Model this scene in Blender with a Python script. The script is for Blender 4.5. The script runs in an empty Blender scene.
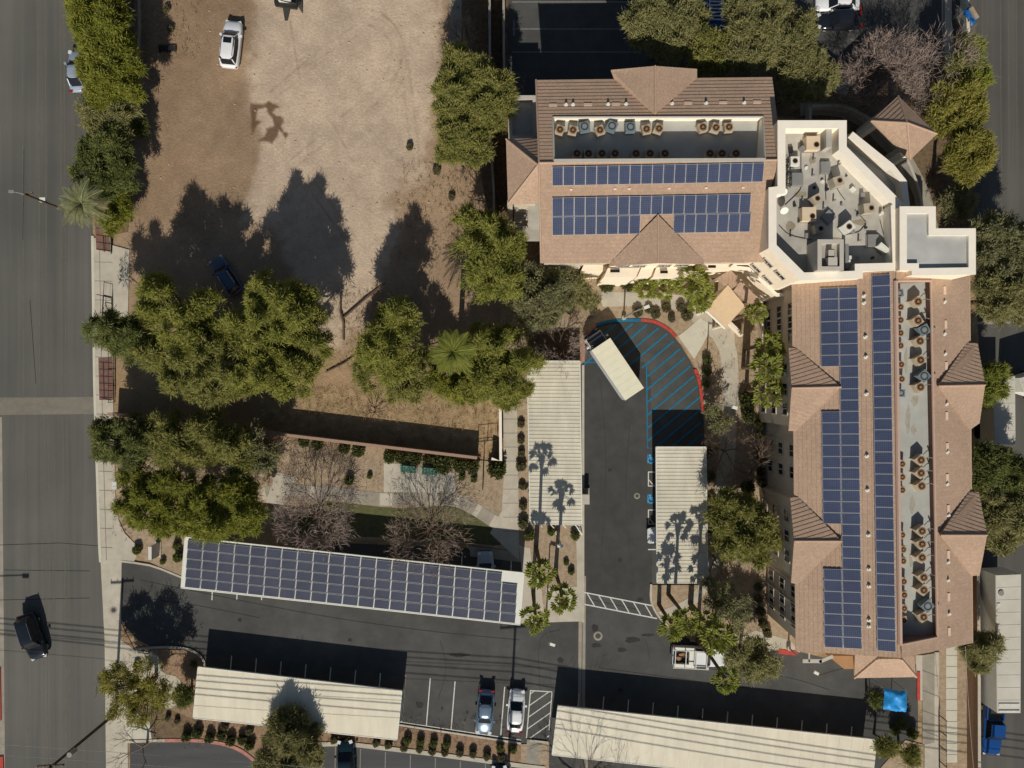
import bpy, math, random
import numpy as np
from mathutils import Vector, Matrix
random.seed(7); RNG = np.random.default_rng(11)
scn = bpy.context.scene
COL = scn.collection
H = 75.0; S0 = 0.1055; KS = 1.3
def P(px, py, z=0.0):
    k = S0 * (H - z) / H
    return Vector(((px - 512) * k, (384 - py) * k, z))
def PL(pts, z=0.0):
    return [P(p[0], p[1], p[2] if len(p) > 2 else z) for p in pts]
def lin(c):
    c /= 255.0
    return c / 12.92 if c <= 0.04045 else ((c + 0.055) / 1.055) ** 2.4
def S(r, g, b, k=1.0):
    return (min(1, lin(r) * k), min(1, lin(g) * k), min(1, lin(b) * k), 1)

# ------------------------------------------------------------ materials
MATS = {}
def mat(name, col, rough=.85, var=.12, scale=1.5, col2=None, bump=0.0, bscale=20, metal=0.0, spec=.3,
        stretch=None, big=0.0, bigscale=.08, trans=0.0, contrast=(.35, .65)):
    if name in MATS: return MATS[name]
    m = bpy.data.materials.new(name); m.use_nodes = True
    nt = m.node_tree; N = nt.nodes; L = nt.links
    b = N['Principled BSDF']
    b.inputs['Roughness'].default_value = rough; b.inputs['Metallic'].default_value = metal
    b.inputs['Specular IOR Level'].default_value = spec
    tc = N.new('ShaderNodeTexCoord'); src = tc.outputs['Object']
    if stretch:
        mp = N.new('ShaderNodeMapping'); mp.inputs['Scale'].default_value = stretch
        L.new(src, mp.inputs['Vector']); ssrc = mp.outputs['Vector']
    else: ssrc = src
    n1 = N.new('ShaderNodeTexNoise'); n1.inputs['Scale'].default_value = scale
    n1.inputs['Detail'].default_value = 6; n1.inputs['Roughness'].default_value = .6
    L.new(ssrc, n1.inputs['Vector'])
    r = N.new('ShaderNodeValToRGB')
    r.color_ramp.elements[0].position = contrast[0]; r.color_ramp.elements[1].position = contrast[1]
    if col2 is None:
        c0 = [x * (1 - var) for x in col[:3]] + [1]; c1 = [min(1, x * (1 + var)) for x in col[:3]] + [1]
    else: c0, c1 = col, col2
    r.color_ramp.elements[0].color = c0; r.color_ramp.elements[1].color = c1
    L.new(n1.outputs['Fac'], r.inputs['Fac']); out = r.outputs['Color']
    if big:
        n2 = N.new('ShaderNodeTexNoise'); n2.inputs['Scale'].default_value = bigscale; n2.inputs['Detail'].default_value = 4
        L.new(src, n2.inputs['Vector'])
        mr = N.new('ShaderNodeMapRange'); mr.inputs['From Min'].default_value = .35; mr.inputs['From Max'].default_value = .65
        mr.inputs['To Min'].default_value = 1 - big; mr.inputs['To Max'].default_value = 1 + big
        L.new(n2.outputs['Fac'], mr.inputs['Value'])
        vm = N.new('ShaderNodeVectorMath'); vm.operation = 'SCALE'
        L.new(out, vm.inputs[0]); L.new(mr.outputs['Result'], vm.inputs['Scale']); out = vm.outputs['Vector']
    L.new(out, b.inputs['Base Color'])
    if trans: b.inputs['Transmission Weight'].default_value = trans
    if bump:
        nb = N.new('ShaderNodeTexNoise'); nb.inputs['Scale'].default_value = bscale; nb.inputs['Detail'].default_value = 5
        L.new(src, nb.inputs['Vector'])
        bp = N.new('ShaderNodeBump'); bp.inputs['Strength'].default_value = bump; bp.inputs['Distance'].default_value = .1
        L.new(nb.outputs['Fac'], bp.inputs['Height']); L.new(bp.outputs['Normal'], b.inputs['Normal'])
    MATS[name] = m
    return m
def gloss(name, col, rough=.15, metal=0.0, spec=.5):
    return mat(name, col, rough=rough, metal=metal, spec=spec, var=.03)

M = dict(
 asphalt_street=mat('asphalt_street', S(94,92,85), scale=.9, stretch=(1,.02,1), var=.13, big=.14, bump=.15, bscale=8),
 asphalt_east=mat('asphalt_east', S(88,85,79), scale=.9, stretch=(1,.02,1), var=.13, big=.14, bump=.15, bscale=8),
 asphalt_lot=mat('asphalt_lot', S(76,75,71), scale=.7, var=.13, big=.16, bigscale=.12, bump=.15, bscale=10),
 asphalt_low=mat('asphalt_low', S(74,74,73), scale=.7, stretch=(.12,1,1), var=.12, big=.08, bump=.15, bscale=10),
 asphalt_dark=mat('asphalt_dark', S(67,66,63), scale=.7, var=.13, big=.14),
 oil=mat('oil_stain', S(50,49,47), scale=3, var=.2),
 dirt=mat('dirt', S(140,115,90), col2=S(164,140,113), scale=.35, big=.10, bump=.5, bscale=5, contrast=(.3,.7)),
 dirt_light=mat('dirt_light', S(176,148,122), col2=S(195,167,139), scale=.45, big=.05, bump=.35, bscale=4, contrast=(.3,.7)),
 dirt_brown=mat('dirt_brown', S(124,96,68), col2=S(140,111,81), scale=.4, big=.08, bump=.3, bscale=5, contrast=(.3,.7)),
 dirt_wet=mat('dirt_wet', S(110,84,58), scale=.9, var=.08),
 track=mat('tyre_track_soil', S(166,139,116), scale=.8, var=.06),
 gravel=mat('garden_gravel', S(150,130,104), col2=S(174,153,126), scale=2.5, big=.1, bump=.5, bscale=10),
 gravel_red=mat('gravel_red', S(132,106,82), col2=S(154,127,100), scale=3, big=.1, bump=.5, bscale=12),
 mulch=mat('mulch', S(92,76,56), col2=S(120,99,74), scale=2, big=.15, bump=.6, bscale=9),
 drygrass=mat('dry_grass_soil', S(136,112,80), col2=S(172,146,110), scale=1.2, big=.12, bump=.7, bscale=7),
 grass=mat('lawn', S(84,86,52), col2=S(104,102,62), scale=2, big=.12, bump=.5, bscale=25),
 conc=mat('concrete', S(184,175,156), scale=1.2, var=.08, big=.06, bigscale=.4, bump=.1),
 conc2=mat('concrete_grey', S(150,142,126), scale=1.2, var=.10, big=.08, bigscale=.4, bump=.1),
 conc_white=mat('concrete_white', S(198,192,172), scale=1.2, var=.05, big=.05),
 band=mat('cross_band', S(122,116,103), scale=1.5, var=.10, big=.08),
 joint=mat('joint', S(110,102,90), var=.1),
 brickpave=mat('brick_paving', S(120,88,76), scale=4, var=.2, big=.1),
 white_paint=mat('white_paint', S(205,203,192), scale=5, var=.12),
 worn_paint=mat('worn_white_paint', S(128,126,118), scale=6, var=.2),
 blue_paint=mat('blue_paint', S(22,108,138), scale=4, var=.15),
 blue_bright=mat('blue_symbol_paint', S(60,160,215), scale=4, var=.1),
 red_paint=mat('red_paint', S(180,70,58), scale=4, var=.15),
 red_worn=mat('red_paint_worn', S(176,122,108), scale=3, var=.2),
 tile=mat('roof_tile', S(166,139,116), col2=S(184,155,130), scale=6, big=.05, bigscale=.25),
 tile2=mat('roof_tile_ridge', S(184,155,130), scale=6, var=.08),
 roofflat=mat('roof_membrane', S(170,169,160), scale=.8, var=.06, big=.07, bigscale=.3),
 roofflat2=mat('roof_membrane_tan', S(174,168,155), scale=.8, var=.12, big=.14, bigscale=.35),
 roofgrey=mat('roof_membrane_grey', S(176,175,168), scale=.8, var=.06, big=.08, bigscale=.35),
 wall=mat('stucco_wall', S(192,178,156), scale=2, var=.05, bump=.15, bscale=30),
 walllt=mat('stucco_pale', S(238,222,196), scale=2, var=.04, bump=.1, bscale=30),
 trim=mat('white_trim', S(240,230,210), scale=1.5, var=.03),
 greytrim=mat('grey_trim', S(186,178,164), scale=2, var=.05),
 shaft=mat('dark_steel', S(60,58,54), rough=.5, metal=.3),
 carport=mat('carport_roof_sheet', S(221,211,186), scale=1.0, var=.06, big=.05, bigscale=.35, stretch=(1.2,.25,1), rough=.6),
 carport2=mat('carport_roof_ribbed', S(206,198,176), scale=1.0, stretch=(1,.3,1), var=.09, big=.04, bigscale=.3, rough=.6),
 whitemetal=mat('white_metal', S(222,220,206), rough=.5, var=.04),
 alu=mat('aluminium_frame', S(190,190,190), rough=.4, metal=.2, var=.03),
 glassdark=gloss('dark_glass', S(28,30,34), rough=.08),
 wood=mat('pole_wood', S(84,66,50), stretch=(6,6,.5), scale=2, var=.25),
 steelgrey=mat('galvanised', S(150,148,142), rough=.5, metal=.3, var=.06),
 bark=mat('bark', S(96,78,60), scale=6, var=.25, bump=.5, bscale=15),
 twig=mat('bare_twigs', S(142,122,104), scale=3, var=.2),
 twigp=mat('purple_grey_twigs', S(146,128,116), scale=3, var=.2),
 twigb=mat('dark_twigs', S(122,102,84), scale=3, var=.2),
 palmbark=mat('palm_bark', S(104,84,64), scale=8, var=.25, bump=.5, bscale=15),
 blockwall=mat('block_wall', S(150,118,98), scale=4, var=.12, bump=.3, bscale=12),
 wallcap=mat('wall_cap', S(158,130,110), scale=4, var=.08),
 tancase=mat('condenser_case', S(182,168,144), rough=.6, var=.2, scale=.6),
 rust=mat('condenser_fan_guard', S(146,110,76), rough=.6, var=.3, scale=9),
 bluecase=mat('bluegrey_case', S(112,124,128), rough=.5, var=.08),
 black=mat('black_void', S(22,20,18), rough=.7, var=.1),
 rubber=mat('rubber', S(26,26,26), rough=.8, var=.1),
 tarp=mat('blue_tarp', S(40,140,205), rough=.45, var=.10, scale=1.5, bump=.8, bscale=2),
 tarp2=mat('blue_dark_tarp', S(24,84,140), rough=.5, var=.1, scale=1.5),
 wire=mat('wire', S(70,68,64), rough=.6),
 wirelt=mat('wire_pale', S(170,165,155), rough=.6),
 green_bench=mat('green_bench', S(48,110,92), rough=.5, var=.06),
 trailer=mat('trailer_roof', S(196,190,174), scale=.8, var=.05, big=.05),
)
def leafm(n, a, b, sc=.9):
    m = mat(n, S(*a), col2=S(*b), scale=sc, rough=.6, spec=.2, contrast=(.3,.7))
    nt = m.node_tree; N = nt.nodes; L = nt.links; bs = N['Principled BSDF']; out = [x for x in N if x.type == 'OUTPUT_MATERIAL'][0]
    t = N.new('ShaderNodeBsdfTranslucent'); mx = N.new('ShaderNodeMixShader'); mx.inputs[0].default_value = .38
    L.new(bs.inputs['Base Color'].links[0].from_socket, t.inputs['Color']); L.new(bs.outputs[0], mx.inputs[1]); L.new(t.outputs[0], mx.inputs[2]); L.new(mx.outputs[0], out.inputs['Surface'])
    return m
LF = dict(
 pine=leafm('leaf_pine', (114,120,52), (168,165,84)),
 hedge=leafm('leaf_hedge', (108,115,46), (157,156,66)),
 dark=leafm('leaf_dark', (92,100,54), (132,136,74)),
 mesq=leafm('leaf_mesquite', (114,117,60), (162,157,88)),
 olive=leafm('leaf_olive', (120,119,76), (164,158,104)),
 grey=leafm('leaf_grey', (116,116,80), (158,154,110)),
 yellow=leafm('leaf_yellow', (130,126,56), (168,160,82)),
 lime=leafm('leaf_lime', (112,122,52), (160,162,74)),
 palm=leafm('leaf_palm', (98,108,42), (164,166,78), 2.5),
 feather=leafm('leaf_feather', (122,130,88), (176,174,126), 2.0),
 shrub=leafm('leaf_shrub', (68,78,42), (108,110,62), 3),
 sage=leafm('leaf_sage', (104,100,70), (132,124,90), 3),
)
def tilefx(m):
    nt = m.node_tree; N = nt.nodes; L = nt.links; b = N['Principled BSDF']; src = b.inputs['Base Color'].links[0].from_socket
    tc = N.new('ShaderNodeTexCoord'); br = N.new('ShaderNodeTexBrick'); br.offset = .5
    br.inputs['Color1'].default_value = (.94,.945,.95,1); br.inputs['Color2'].default_value = (1.04,1.045,1.05,1); br.inputs['Mortar'].default_value = (.88,.87,.86,1)
    br.inputs['Scale'].default_value = 1; br.inputs['Mortar Size'].default_value = .012; br.inputs['Brick Width'].default_value = .36; br.inputs['Row Height'].default_value = .36
    L.new(tc.outputs['Object'], br.inputs['Vector']); vm = N.new('ShaderNodeVectorMath'); vm.operation = 'MULTIPLY'
    L.new(src, vm.inputs[0]); L.new(br.outputs['Color'], vm.inputs[1]); L.new(vm.outputs['Vector'], b.inputs['Base Color'])
tilefx(M['tile'])
# solar cell material: fine cell grid in the panel's own plane
def cellmat(name, c, line, nx, ny):
    m = bpy.data.materials.new(name); m.use_nodes = True
    nt = m.node_tree; N = nt.nodes; L = nt.links; b = N['Principled BSDF']
    b.inputs['Roughness'].default_value = .32; b.inputs['Specular IOR Level'].default_value = .35
    tc = N.new('ShaderNodeTexCoord'); br = N.new('ShaderNodeTexBrick')
    br.offset = 0; br.inputs['Color1'].default_value = c; br.inputs['Color2'].default_value = [x*.86 for x in c[:3]]+[1]
    br.inputs['Mortar'].default_value = line; br.inputs['Scale'].default_value = 1
    br.inputs['Mortar Size'].default_value = .008; br.inputs['Brick Width'].default_value = .165; br.inputs['Row Height'].default_value = .165
    L.new(tc.outputs['Object'], br.inputs['Vector'])
    n = N.new('ShaderNodeTexNoise'); n.inputs['Scale'].default_value = .4
    g = N.new('ShaderNodeNewGeometry'); L.new(g.outputs['Position'], n.inputs['Vector'])
    mr = N.new('ShaderNodeMapRange'); mr.inputs['To Min'].default_value = .72; mr.inputs['To Max'].default_value = 1.28
    L.new(n.outputs['Fac'], mr.inputs['Value'])
    vm = N.new('ShaderNodeVectorMath'); vm.operation = 'SCALE'
    L.new(br.outputs['Color'], vm.inputs[0]); L.new(mr.outputs['Result'], vm.inputs['Scale'])
    L.new(vm.outputs['Vector'], b.inputs['Base Color'])
    return m
CELL = cellmat('solar_cells', S(60,68,92), S(98,104,122), 6, 10)
CELL2 = cellmat('solar_cells_grey', S(74,77,90), S(90,92,103), 6, 10)

# ------------------------------------------------------------ mesh builder
class MB:
    def __init__(s): s.v = []; s.f = []; s.mi = []; s.cur = 0
    def face(s, pts):
        i = len(s.v); s.v += [tuple(p) for p in pts]; s.f.append(tuple(range(i, i + len(pts)))); s.mi.append(s.cur)
    def grid(s, verts, faces):
        i = len(s.v); s.v += [tuple(p) for p in verts]
        for f in faces: s.f.append(tuple(a + i for a in f)); s.mi.append(s.cur)
    def box(s, c, d, rz=0, rx=0, taper=1.0):
        m = Matrix.Translation(Vector(c)) @ Matrix.Rotation(rz, 4, 'Z') @ Matrix.Rotation(rx, 4, 'X')
        x, y, z = d[0]/2, d[1]/2, d[2]/2
        vs = [m @ Vector((sx*x*(taper if sz > 0 else 1), sy*y*(taper if sz > 0 else 1), sz*z)) for sz in (-1, 1) for sy in (-1, 1) for sx in (-1, 1)]
        s.grid(vs, [(0,2,3,1),(4,5,7,6),(0,1,5,4),(2,6,7,3),(0,4,6,2),(1,3,7,5)])
        return s
    def prism(s, top, dz):      # top: list of 3D pts; bottom = z - dz (or absolute list)
        n = len(top)
        top = [Vector(p) for p in top]
        bot = [Vector((p.x, p.y, p.z - dz)) for p in top]
        s.grid(top + bot, [tuple(range(n)), tuple(range(2*n-1, n-1, -1))] + [(i, n+i, n+(i+1) % n, (i+1) % n) for i in range(n)])
        return s
    def skirt(s, top, zbot):
        n = len(top); top = [Vector(p) for p in top]
        bot = [Vector((p.x, p.y, zbot)) for p in top]
        s.grid(top + bot, [(i, n+i, n+(i+1) % n, (i+1) % n) for i in range(n)])
        return s
    def tube(s, pts, r, n=6, cap=True):
        pts = [Vector(p) for p in pts]
        if not hasattr(r, '__len__'): r = [r]*len(pts)
        rings = []
        for i, p in enumerate(pts):
            a = pts[max(i-1, 0)]; b = pts[min(i+1, len(pts)-1)]
            d = (b-a)
            if d.length < 1e-9: d = Vector((0,0,1))
            d.normalize()
            u = d.cross(Vector((0,0,1)) if abs(d.z) < .9 else Vector((1,0,0))).normalized(); w = d.cross(u)
            rings.append([p + (u*math.cos(2*math.pi*k/n) + w*math.sin(2*math.pi*k/n))*r[i] for k in range(n)])
        vs = [q for R in rings for q in R]; fs = []
        for i in range(len(pts)-1):
            for k in range(n):
                fs.append((i*n+k, i*n+(k+1) % n, (i+1)*n+(k+1) % n, (i+1)*n+k))
        if cap: fs += [tuple(range(n-1, -1, -1)), tuple(range((len(pts)-1)*n, len(pts)*n))]
        s.grid(vs, fs); return s
    def disc(s, c, r, n=16, r0=None, z2=None):
        c = Vector(c)
        o = [c + Vector((math.cos(2*math.pi*k/n)*r, math.sin(2*math.pi*k/n)*r, 0)) for k in range(n)]
        if r0 is None: s.grid(o, [tuple(range(n))])
        else:
            i = [c + Vector((math.cos(2*math.pi*k/n)*r0, math.sin(2*math.pi*k/n)*r0, 0)) for k in range(n)]
            s.grid(o+i, [(k, (k+1) % n, n+(k+1) % n, n+k) for k in range(n)])
        return s
    def cyl(s, c, r, h, n=12, r2=None):
        return s.tube([c, (c[0], c[1], c[2]+h)], [r, r if r2 is None else r2], n)
    def build(s, name, mats, parent=None, loc=None, smooth=False, label=None, cat=None, group=None, kind=None, recalc=True):
        me = bpy.data.meshes.new(name)
        off = Vector(loc) if loc is not None else (parent.location.copy() if (parent is not None and parent.type == 'EMPTY' and parent.get('_w')) else Vector((0,0,0)))
        vs = [(a[0]-off.x, a[1]-off.y, a[2]-off.z) for a in s.v]
        me.from_pydata(vs, [], s.f)
        if not isinstance(mats, (list, tuple)): mats = [mats]
        for m in mats: me.materials.append(m)
        if len(mats) > 1: me.polygons.foreach_set('material_index', s.mi)
        if smooth: me.polygons.foreach_set('use_smooth', [True]*len(s.f))
        if recalc:
            import bmesh
            bm = bmesh.new(); bm.from_mesh(me); bmesh.ops.recalc_face_normals(bm, faces=bm.faces); bm.to_mesh(me); bm.free()
        me.update()
        o = bpy.data.objects.new(name, me); COL.objects.link(o)
        if loc is not None and parent is None: o.location = loc
        if parent is not None: o.parent = parent
        tag(o, label, cat, group, kind); return o
def tag(o, label=None, cat=None, group=None, kind=None):
    if label: o['label'] = label
    if cat: o['category'] = cat
    if group: o['group'] = group
    if kind: o['kind'] = kind
    return o
def thing(name, label, cat, loc=(0,0,0), rz=0, group=None, world=True):
    o = bpy.data.objects.new(name, None); COL.objects.link(o); o.location = loc; o.rotation_euler = (0, 0, rz)
    o.empty_display_size = .2
    tag(o, label, cat, group)
    if world: o['_w'] = 1     # parts are given in world coordinates
    return o
def dup(root, loc, rz, label, group=None, scale=None):
    r = root.copy(); COL.objects.link(r); r.location = loc; r.rotation_euler = (0, 0, rz)
    if scale: r.scale = (scale,)*3
    r['label'] = label
    if group: r['group'] = group
    for ch in list(root.children):
        c = ch.copy(); COL.objects.link(c); c.parent = r
        for g in list(ch.children):
            d = g.copy(); COL.objects.link(d); d.parent = c
    return r
ORD = ['first','second','third','fourth','fifth','sixth','seventh','eighth','ninth','tenth','eleventh','twelfth','thirteenth','fourteenth','fifteenth','sixteenth','seventeenth','eighteenth','nineteenth','twentieth','twenty-first','twenty-second','twenty-third','twenty-fourth']

def sheet(name, pts, z, m, kind='structure', label=None, cat=None):
    b = MB(); b.face([P(p[0], p[1], 0) + Vector((0,0,z)) for p in pts])
    return b.build(name, m, kind=kind, label=label, cat=cat)
def gp(x, y, z):
    p = P(x, y); return Vector((p.x, p.y, z))
def slab(name, pts, z, m, th=.25):
    b = MB(); b.prism([gp(p[0], p[1], z) for p in pts], th)
    return b.build(name, m, kind='structure')
def offs(pts, w):               # offset polyline sideways by w metres -> list of left pts
    out = []
    for i, p in enumerate(pts):
        a = pts[max(i-1, 0)]; b = pts[min(i+1, len(pts)-1)]
        d = Vector((b.x-a.x, b.y-a.y, 0)); d.normalize()
        out.append(Vector((p.x - d.y*w, p.y + d.x*w, p.z)))
    return out
def strip_into(b, pts, z, w, th=0):
    q = [gp(p[0], p[1], z) for p in pts]
    l = offs(q, w/2); r = offs(q, -w/2)
    for i in range(len(q)-1):
        f = [l[i], l[i+1], r[i+1], r[i]]
        if th: b.prism(f, th)
        else: b.face(f)
def strip(name, pts, z, w, m, th=0, kind='structure'):
    b = MB(); strip_into(b, pts, z, w, th); return b.build(name, m, kind=kind)
def smooth_pts(pts, k=4):
    out = []
    n = len(pts)
    for i in range(n-1):
        p0 = pts[max(i-1,0)]; p1 = pts[i]; p2 = pts[i+1]; p3 = pts[min(i+2,n-1)]
        for j in range(k):
            t = j/k
            out.append(tuple(.5*((2*p1[a]) + (-p0[a]+p2[a])*t + (2*p0[a]-5*p1[a]+4*p2[a]-p3[a])*t*t + (-p0[a]+3*p1[a]-3*p2[a]+p3[a])*t**3) for a in (0,1)))
    out.append(tuple(pts[-1][:2])); return out
def inside_segs(poly, a, b):
    ts = [0.0, 1.0]
    for i in range(len(poly)):
        p, q = poly[i], poly[(i+1) % len(poly)]
        d = (b[0]-a[0], b[1]-a[1]); e = (q[0]-p[0], q[1]-p[1])
        den = d[0]*e[1]-d[1]*e[0]
        if abs(den) < 1e-9: continue
        t = ((p[0]-a[0])*e[1]-(p[1]-a[1])*e[0])/den; u = ((p[0]-a[0])*d[1]-(p[1]-a[1])*d[0])/den
        if 0 <= u <= 1 and 0 < t < 1: ts.append(t)
    ts.sort(); out = []
    for t0, t1 in zip(ts, ts[1:]):
        m = (a[0]+(b[0]-a[0])*(t0+t1)/2, a[1]+(b[1]-a[1])*(t0+t1)/2); c = False
        for i in range(len(poly)):
            p, q = poly[i], poly[(i+1) % len(poly)]
            if (p[1] > m[1]) != (q[1] > m[1]) and m[0] < (q[0]-p[0])*(m[1]-p[1])/(q[1]-p[1])+p[0]: c = not c
        if c: out.append(((a[0]+(b[0]-a[0])*t0, a[1]+(b[1]-a[1])*t0), (a[0]+(b[0]-a[0])*t1, a[1]+(b[1]-a[1])*t1)))
    return out
def ragged(pts, amp=1.2, k=5):
    out = []
    for i in range(len(pts)):
        p, q = pts[i], pts[(i+1) % len(pts)]
        for j in range(k):
            t = j/k; out.append((p[0]+(q[0]-p[0])*t+random.uniform(-amp,amp), p[1]+(q[1]-p[1])*t+random.uniform(-amp,amp)))
    return out

# ------------------------------------------------------------ camera, light
cam = bpy.data.cameras.new('camera'); cam.sensor_width = 36; cam.lens = 36*H/(1024*S0); cam.clip_end = 3000
co = bpy.data.objects.new('camera', cam); COL.objects.link(co); co.location = (0, 0, H); scn.camera = co
el = math.atan(1/math.hypot(.065, KS))
sun = bpy.data.lights.new('sun', 'SUN'); sun.energy = 4.1; sun.angle = math.radians(.45); sun.color = (1, .955, .88)
so = bpy.data.objects.new('sun', sun); COL.objects.link(so)
so.rotation_euler = Vector((.065, KS, -1)).to_track_quat('-Z', 'Y').to_euler(); so.location = (-5, -100, 80)
w = bpy.data.worlds.new('World'); scn.world = w; w.use_nodes = True
bg = w.node_tree.nodes['Background']; sky = w.node_tree.nodes.new('ShaderNodeTexSky'); sky.sky_type = 'NISHITA'; sky.sun_disc = False
sky.sun_elevation = el; sky.sun_rotation = math.radians(182.9); w.node_tree.links.new(sky.outputs[0], bg.inputs[0]); bg.inputs[1].default_value = .050
scn.view_settings.view_transform = 'Standard'; scn.view_settings.look = 'None'; scn.view_settings.exposure = 0; scn.view_settings.gamma = 1
# ============================================================ THE GROUND
b = MB(); b.face([(-400,-400,-.004),(400,-400,-.004),(400,400,-.004),(-400,400,-.004)]); b.build('ground', M['drygrass'], kind='structure')

# the dirt lot: one sheet whose soil tone (dry pale, damp brown, tyre worn) is stored per vertex
LOTP = [(112,-80),(470,-80),(470,60),(478,160),(500,250),(500,385),(503,456),(478,458),(250,425),(108,410),(108,235),(130,200)]
def sdist(X, Y, poly):
    d = np.full(X.shape, 1e9); ins = np.zeros(X.shape, bool); n = len(poly)
    for i in range(n):
        (x0,y0),(x1,y1) = poly[i], poly[(i+1)%n]; ex, ey = x1-x0, y1-y0; t = np.clip(((X-x0)*ex+(Y-y0)*ey)/(ex*ex+ey*ey+1e-9),0,1)
        d = np.minimum(d, np.hypot(X-x0-t*ex, Y-y0-t*ey)); c = ((y0 > Y) != (y1 > Y)) & (X < (x1-x0)*(Y-y0)/(y1-y0+1e-9)+x0); ins ^= c
    return np.where(ins, -d, d)
def vnoise(X, Y, s, seed):
    r = np.random.default_rng(seed); g = r.random((64,64)); u = (X/s) % 63; v = (Y/s) % 63; i = u.astype(int); j = v.astype(int); fu = u-i; fv = v-j
    fu = fu*fu*(3-2*fu); fv = fv*fv*(3-2*fv); i2 = (i+1)%64; j2 = (j+1)%64
    return (g[i,j]*(1-fu)+g[i2,j]*fu)*(1-fv)+(g[i,j2]*(1-fu)+g[i2,j2]*fu)*fv
def fbm(X, Y, s, seed): return sum(vnoise(X,Y,s/2**k,seed+k)*.5**k for k in range(4))/1.875
st_ = 1.0; xs = np.arange(104, 506, st_); ys = np.arange(-84, 462, st_); X, Y = np.meshgrid(xs, ys); nx_, ny_ = len(xs), len(ys)
PALE = [(262,-80),(440,-80),(440,60),(434,120),(428,150),(430,178),(408,182),(392,200),(398,235),(385,260),(372,300),(345,350),(310,350),(300,300),(285,240),(240,222),(243,205),(256,172),(262,138),(250,104),(246,70),(254,30)]
BROWN = [(132,-80),(252,-80),(250,30),(243,66),(250,104),(260,136),(256,170),(243,205),(228,222),(205,235),(170,225),(140,215),(132,190),(138,120),(134,60)]
wob = (fbm(X,Y,16,3)-.5)*24+(fbm(X,Y,4,5)-.5)*6
hard = np.clip((Y-40)/60, .12, 1)        # the damp edge is soft in the north, crisp in the south
dp = sdist(X,Y,PALE)+wob; dbn = sdist(X,Y,BROWN)+wob*.6
pale = 1/(1+np.exp(np.clip(dp*.35,-30,30))); damp = 1/(1+np.exp(np.clip(dbn*(.10+.9*hard),-30,30)))
damp *= np.clip(.45+1.1*(fbm(X,Y,60,9)-.2), .4, 1)
leak = [(250,103),(262,104),(270,101),(281,107),(276,109),(273,113),(281,116),(284,121),(281,127),(289,135),(286,139),(279,130),(278,136),(272,144),(264,141),(254,142),(265,137),(266,128),(274,125),(272,118),(268,114),(266,108),(258,109),(257,120),(262,122),(257,126),(252,136)]
lk = 1/(1+np.exp(np.clip((sdist(X,Y,leak)+(fbm(X,Y,4,21)-.5)*3+.2)*2.4,-30,30)))
tr_ = np.zeros(X.shape)
for cx, cy, r in ((366,54,26),(368,54,33),(364,52,39),(360,60,46)):
    a = np.arctan2(Y-cy, X-cx); tr_ += np.exp(-((np.hypot(X-cx,(Y-cy)*.9)-r)/1.1)**2)*((a > -1.5) & (a < .9))*.7
def seg(x0,y0,x1,y1,w=1.1):
    ex, ey = x1-x0, y1-y0; t = np.clip(((X-x0)*ex+(Y-y0)*ey)/(ex*ex+ey*ey),0,1); return np.exp(-(np.hypot(X-x0-t*ex,Y-y0-t*ey)/w)**2)*.7
for q in ((342,116,376,90),(352,126,378,102),(286,164,322,134),(292,170,330,140),(330,118,352,160),(300,60,352,28),(306,66,356,36),(270,92,320,50),(276,98,326,58),(310,190,352,250),(318,186,362,246),(400,60,412,160),(408,60,420,160),(290,20,300,80)): tr_ += seg(*q)
tr_ *= np.clip(fbm(X,Y,9,33)*1.6-.3, 0, 1)
mott = fbm(X,Y,34,41)*.65+fbm(X,Y,8,45)*.55-.1
inside = sdist(X,Y,LOTP) < .7
me_ = bpy.data.meshes.new('dirt_lot'); vv = np.stack([(X-512)*S0,(384-Y)*S0,np.full(X.shape,.006)],-1).reshape(-1,3)
idx = np.arange(nx_*ny_).reshape(ny_,nx_); keep = inside[:-1,:-1] & inside[1:,:-1] & inside[:-1,1:] & inside[1:,1:]
fq = np.stack([idx[:-1,:-1],idx[1:,:-1],idx[1:,1:],idx[:-1,1:]],-1)[keep].reshape(-1,4)
me_.vertices.add(len(vv)); me_.vertices.foreach_set('co', vv.astype(np.float32).ravel()); me_.loops.add(fq.size); me_.loops.foreach_set('vertex_index', fq.astype(np.int32).ravel())
me_.polygons.add(len(fq)); me_.polygons.foreach_set('loop_start', np.arange(0,fq.size,4,dtype=np.int32)); me_.update(calc_edges=True)
c_mid = np.array(S(152,128,102)[:3]); c_pale = np.array(S(186,165,141)[:3]); c_damp = np.array(S(140,116,91)[:3]); c_leak = np.array(S(104,80,58)[:3]); c_tr = np.array(S(146,124,101)[:3])
col = c_mid + (c_pale-c_mid)*pale[...,None]; col = col + (c_damp-col)*(damp*.9)[...,None]; col = col + (c_tr-col)*np.clip(tr_*.9,0,.8)[...,None]; col = col + (c_leak-col)*(lk*.95)[...,None]
col = col*(0.70+.60*mott)[...,None]; gold = np.clip((Y-330)/60,0,1)[...,None]; col = col*(1+gold*np.array([.04,.0,-.14]))
at_ = me_.color_attributes.new('soil_tone', 'FLOAT_COLOR', 'POINT'); at_.data.foreach_set('color', np.concatenate([col,np.ones(X.shape+(1,))],-1).astype(np.float32).ravel())
dm = mat('dirt_lot_soil', S(150,126,100), bump=.45, bscale=5); nt_ = dm.node_tree; an = nt_.nodes.new('ShaderNodeAttribute'); an.attribute_name = 'soil_tone'
nf = nt_.nodes.new('ShaderNodeTexNoise'); nf.inputs['Scale'].default_value = 3.5; nf.inputs['Detail'].default_value = 8; tcn = nt_.nodes.new('ShaderNodeTexCoord'); nt_.links.new(tcn.outputs['Object'], nf.inputs['Vector'])
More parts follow.
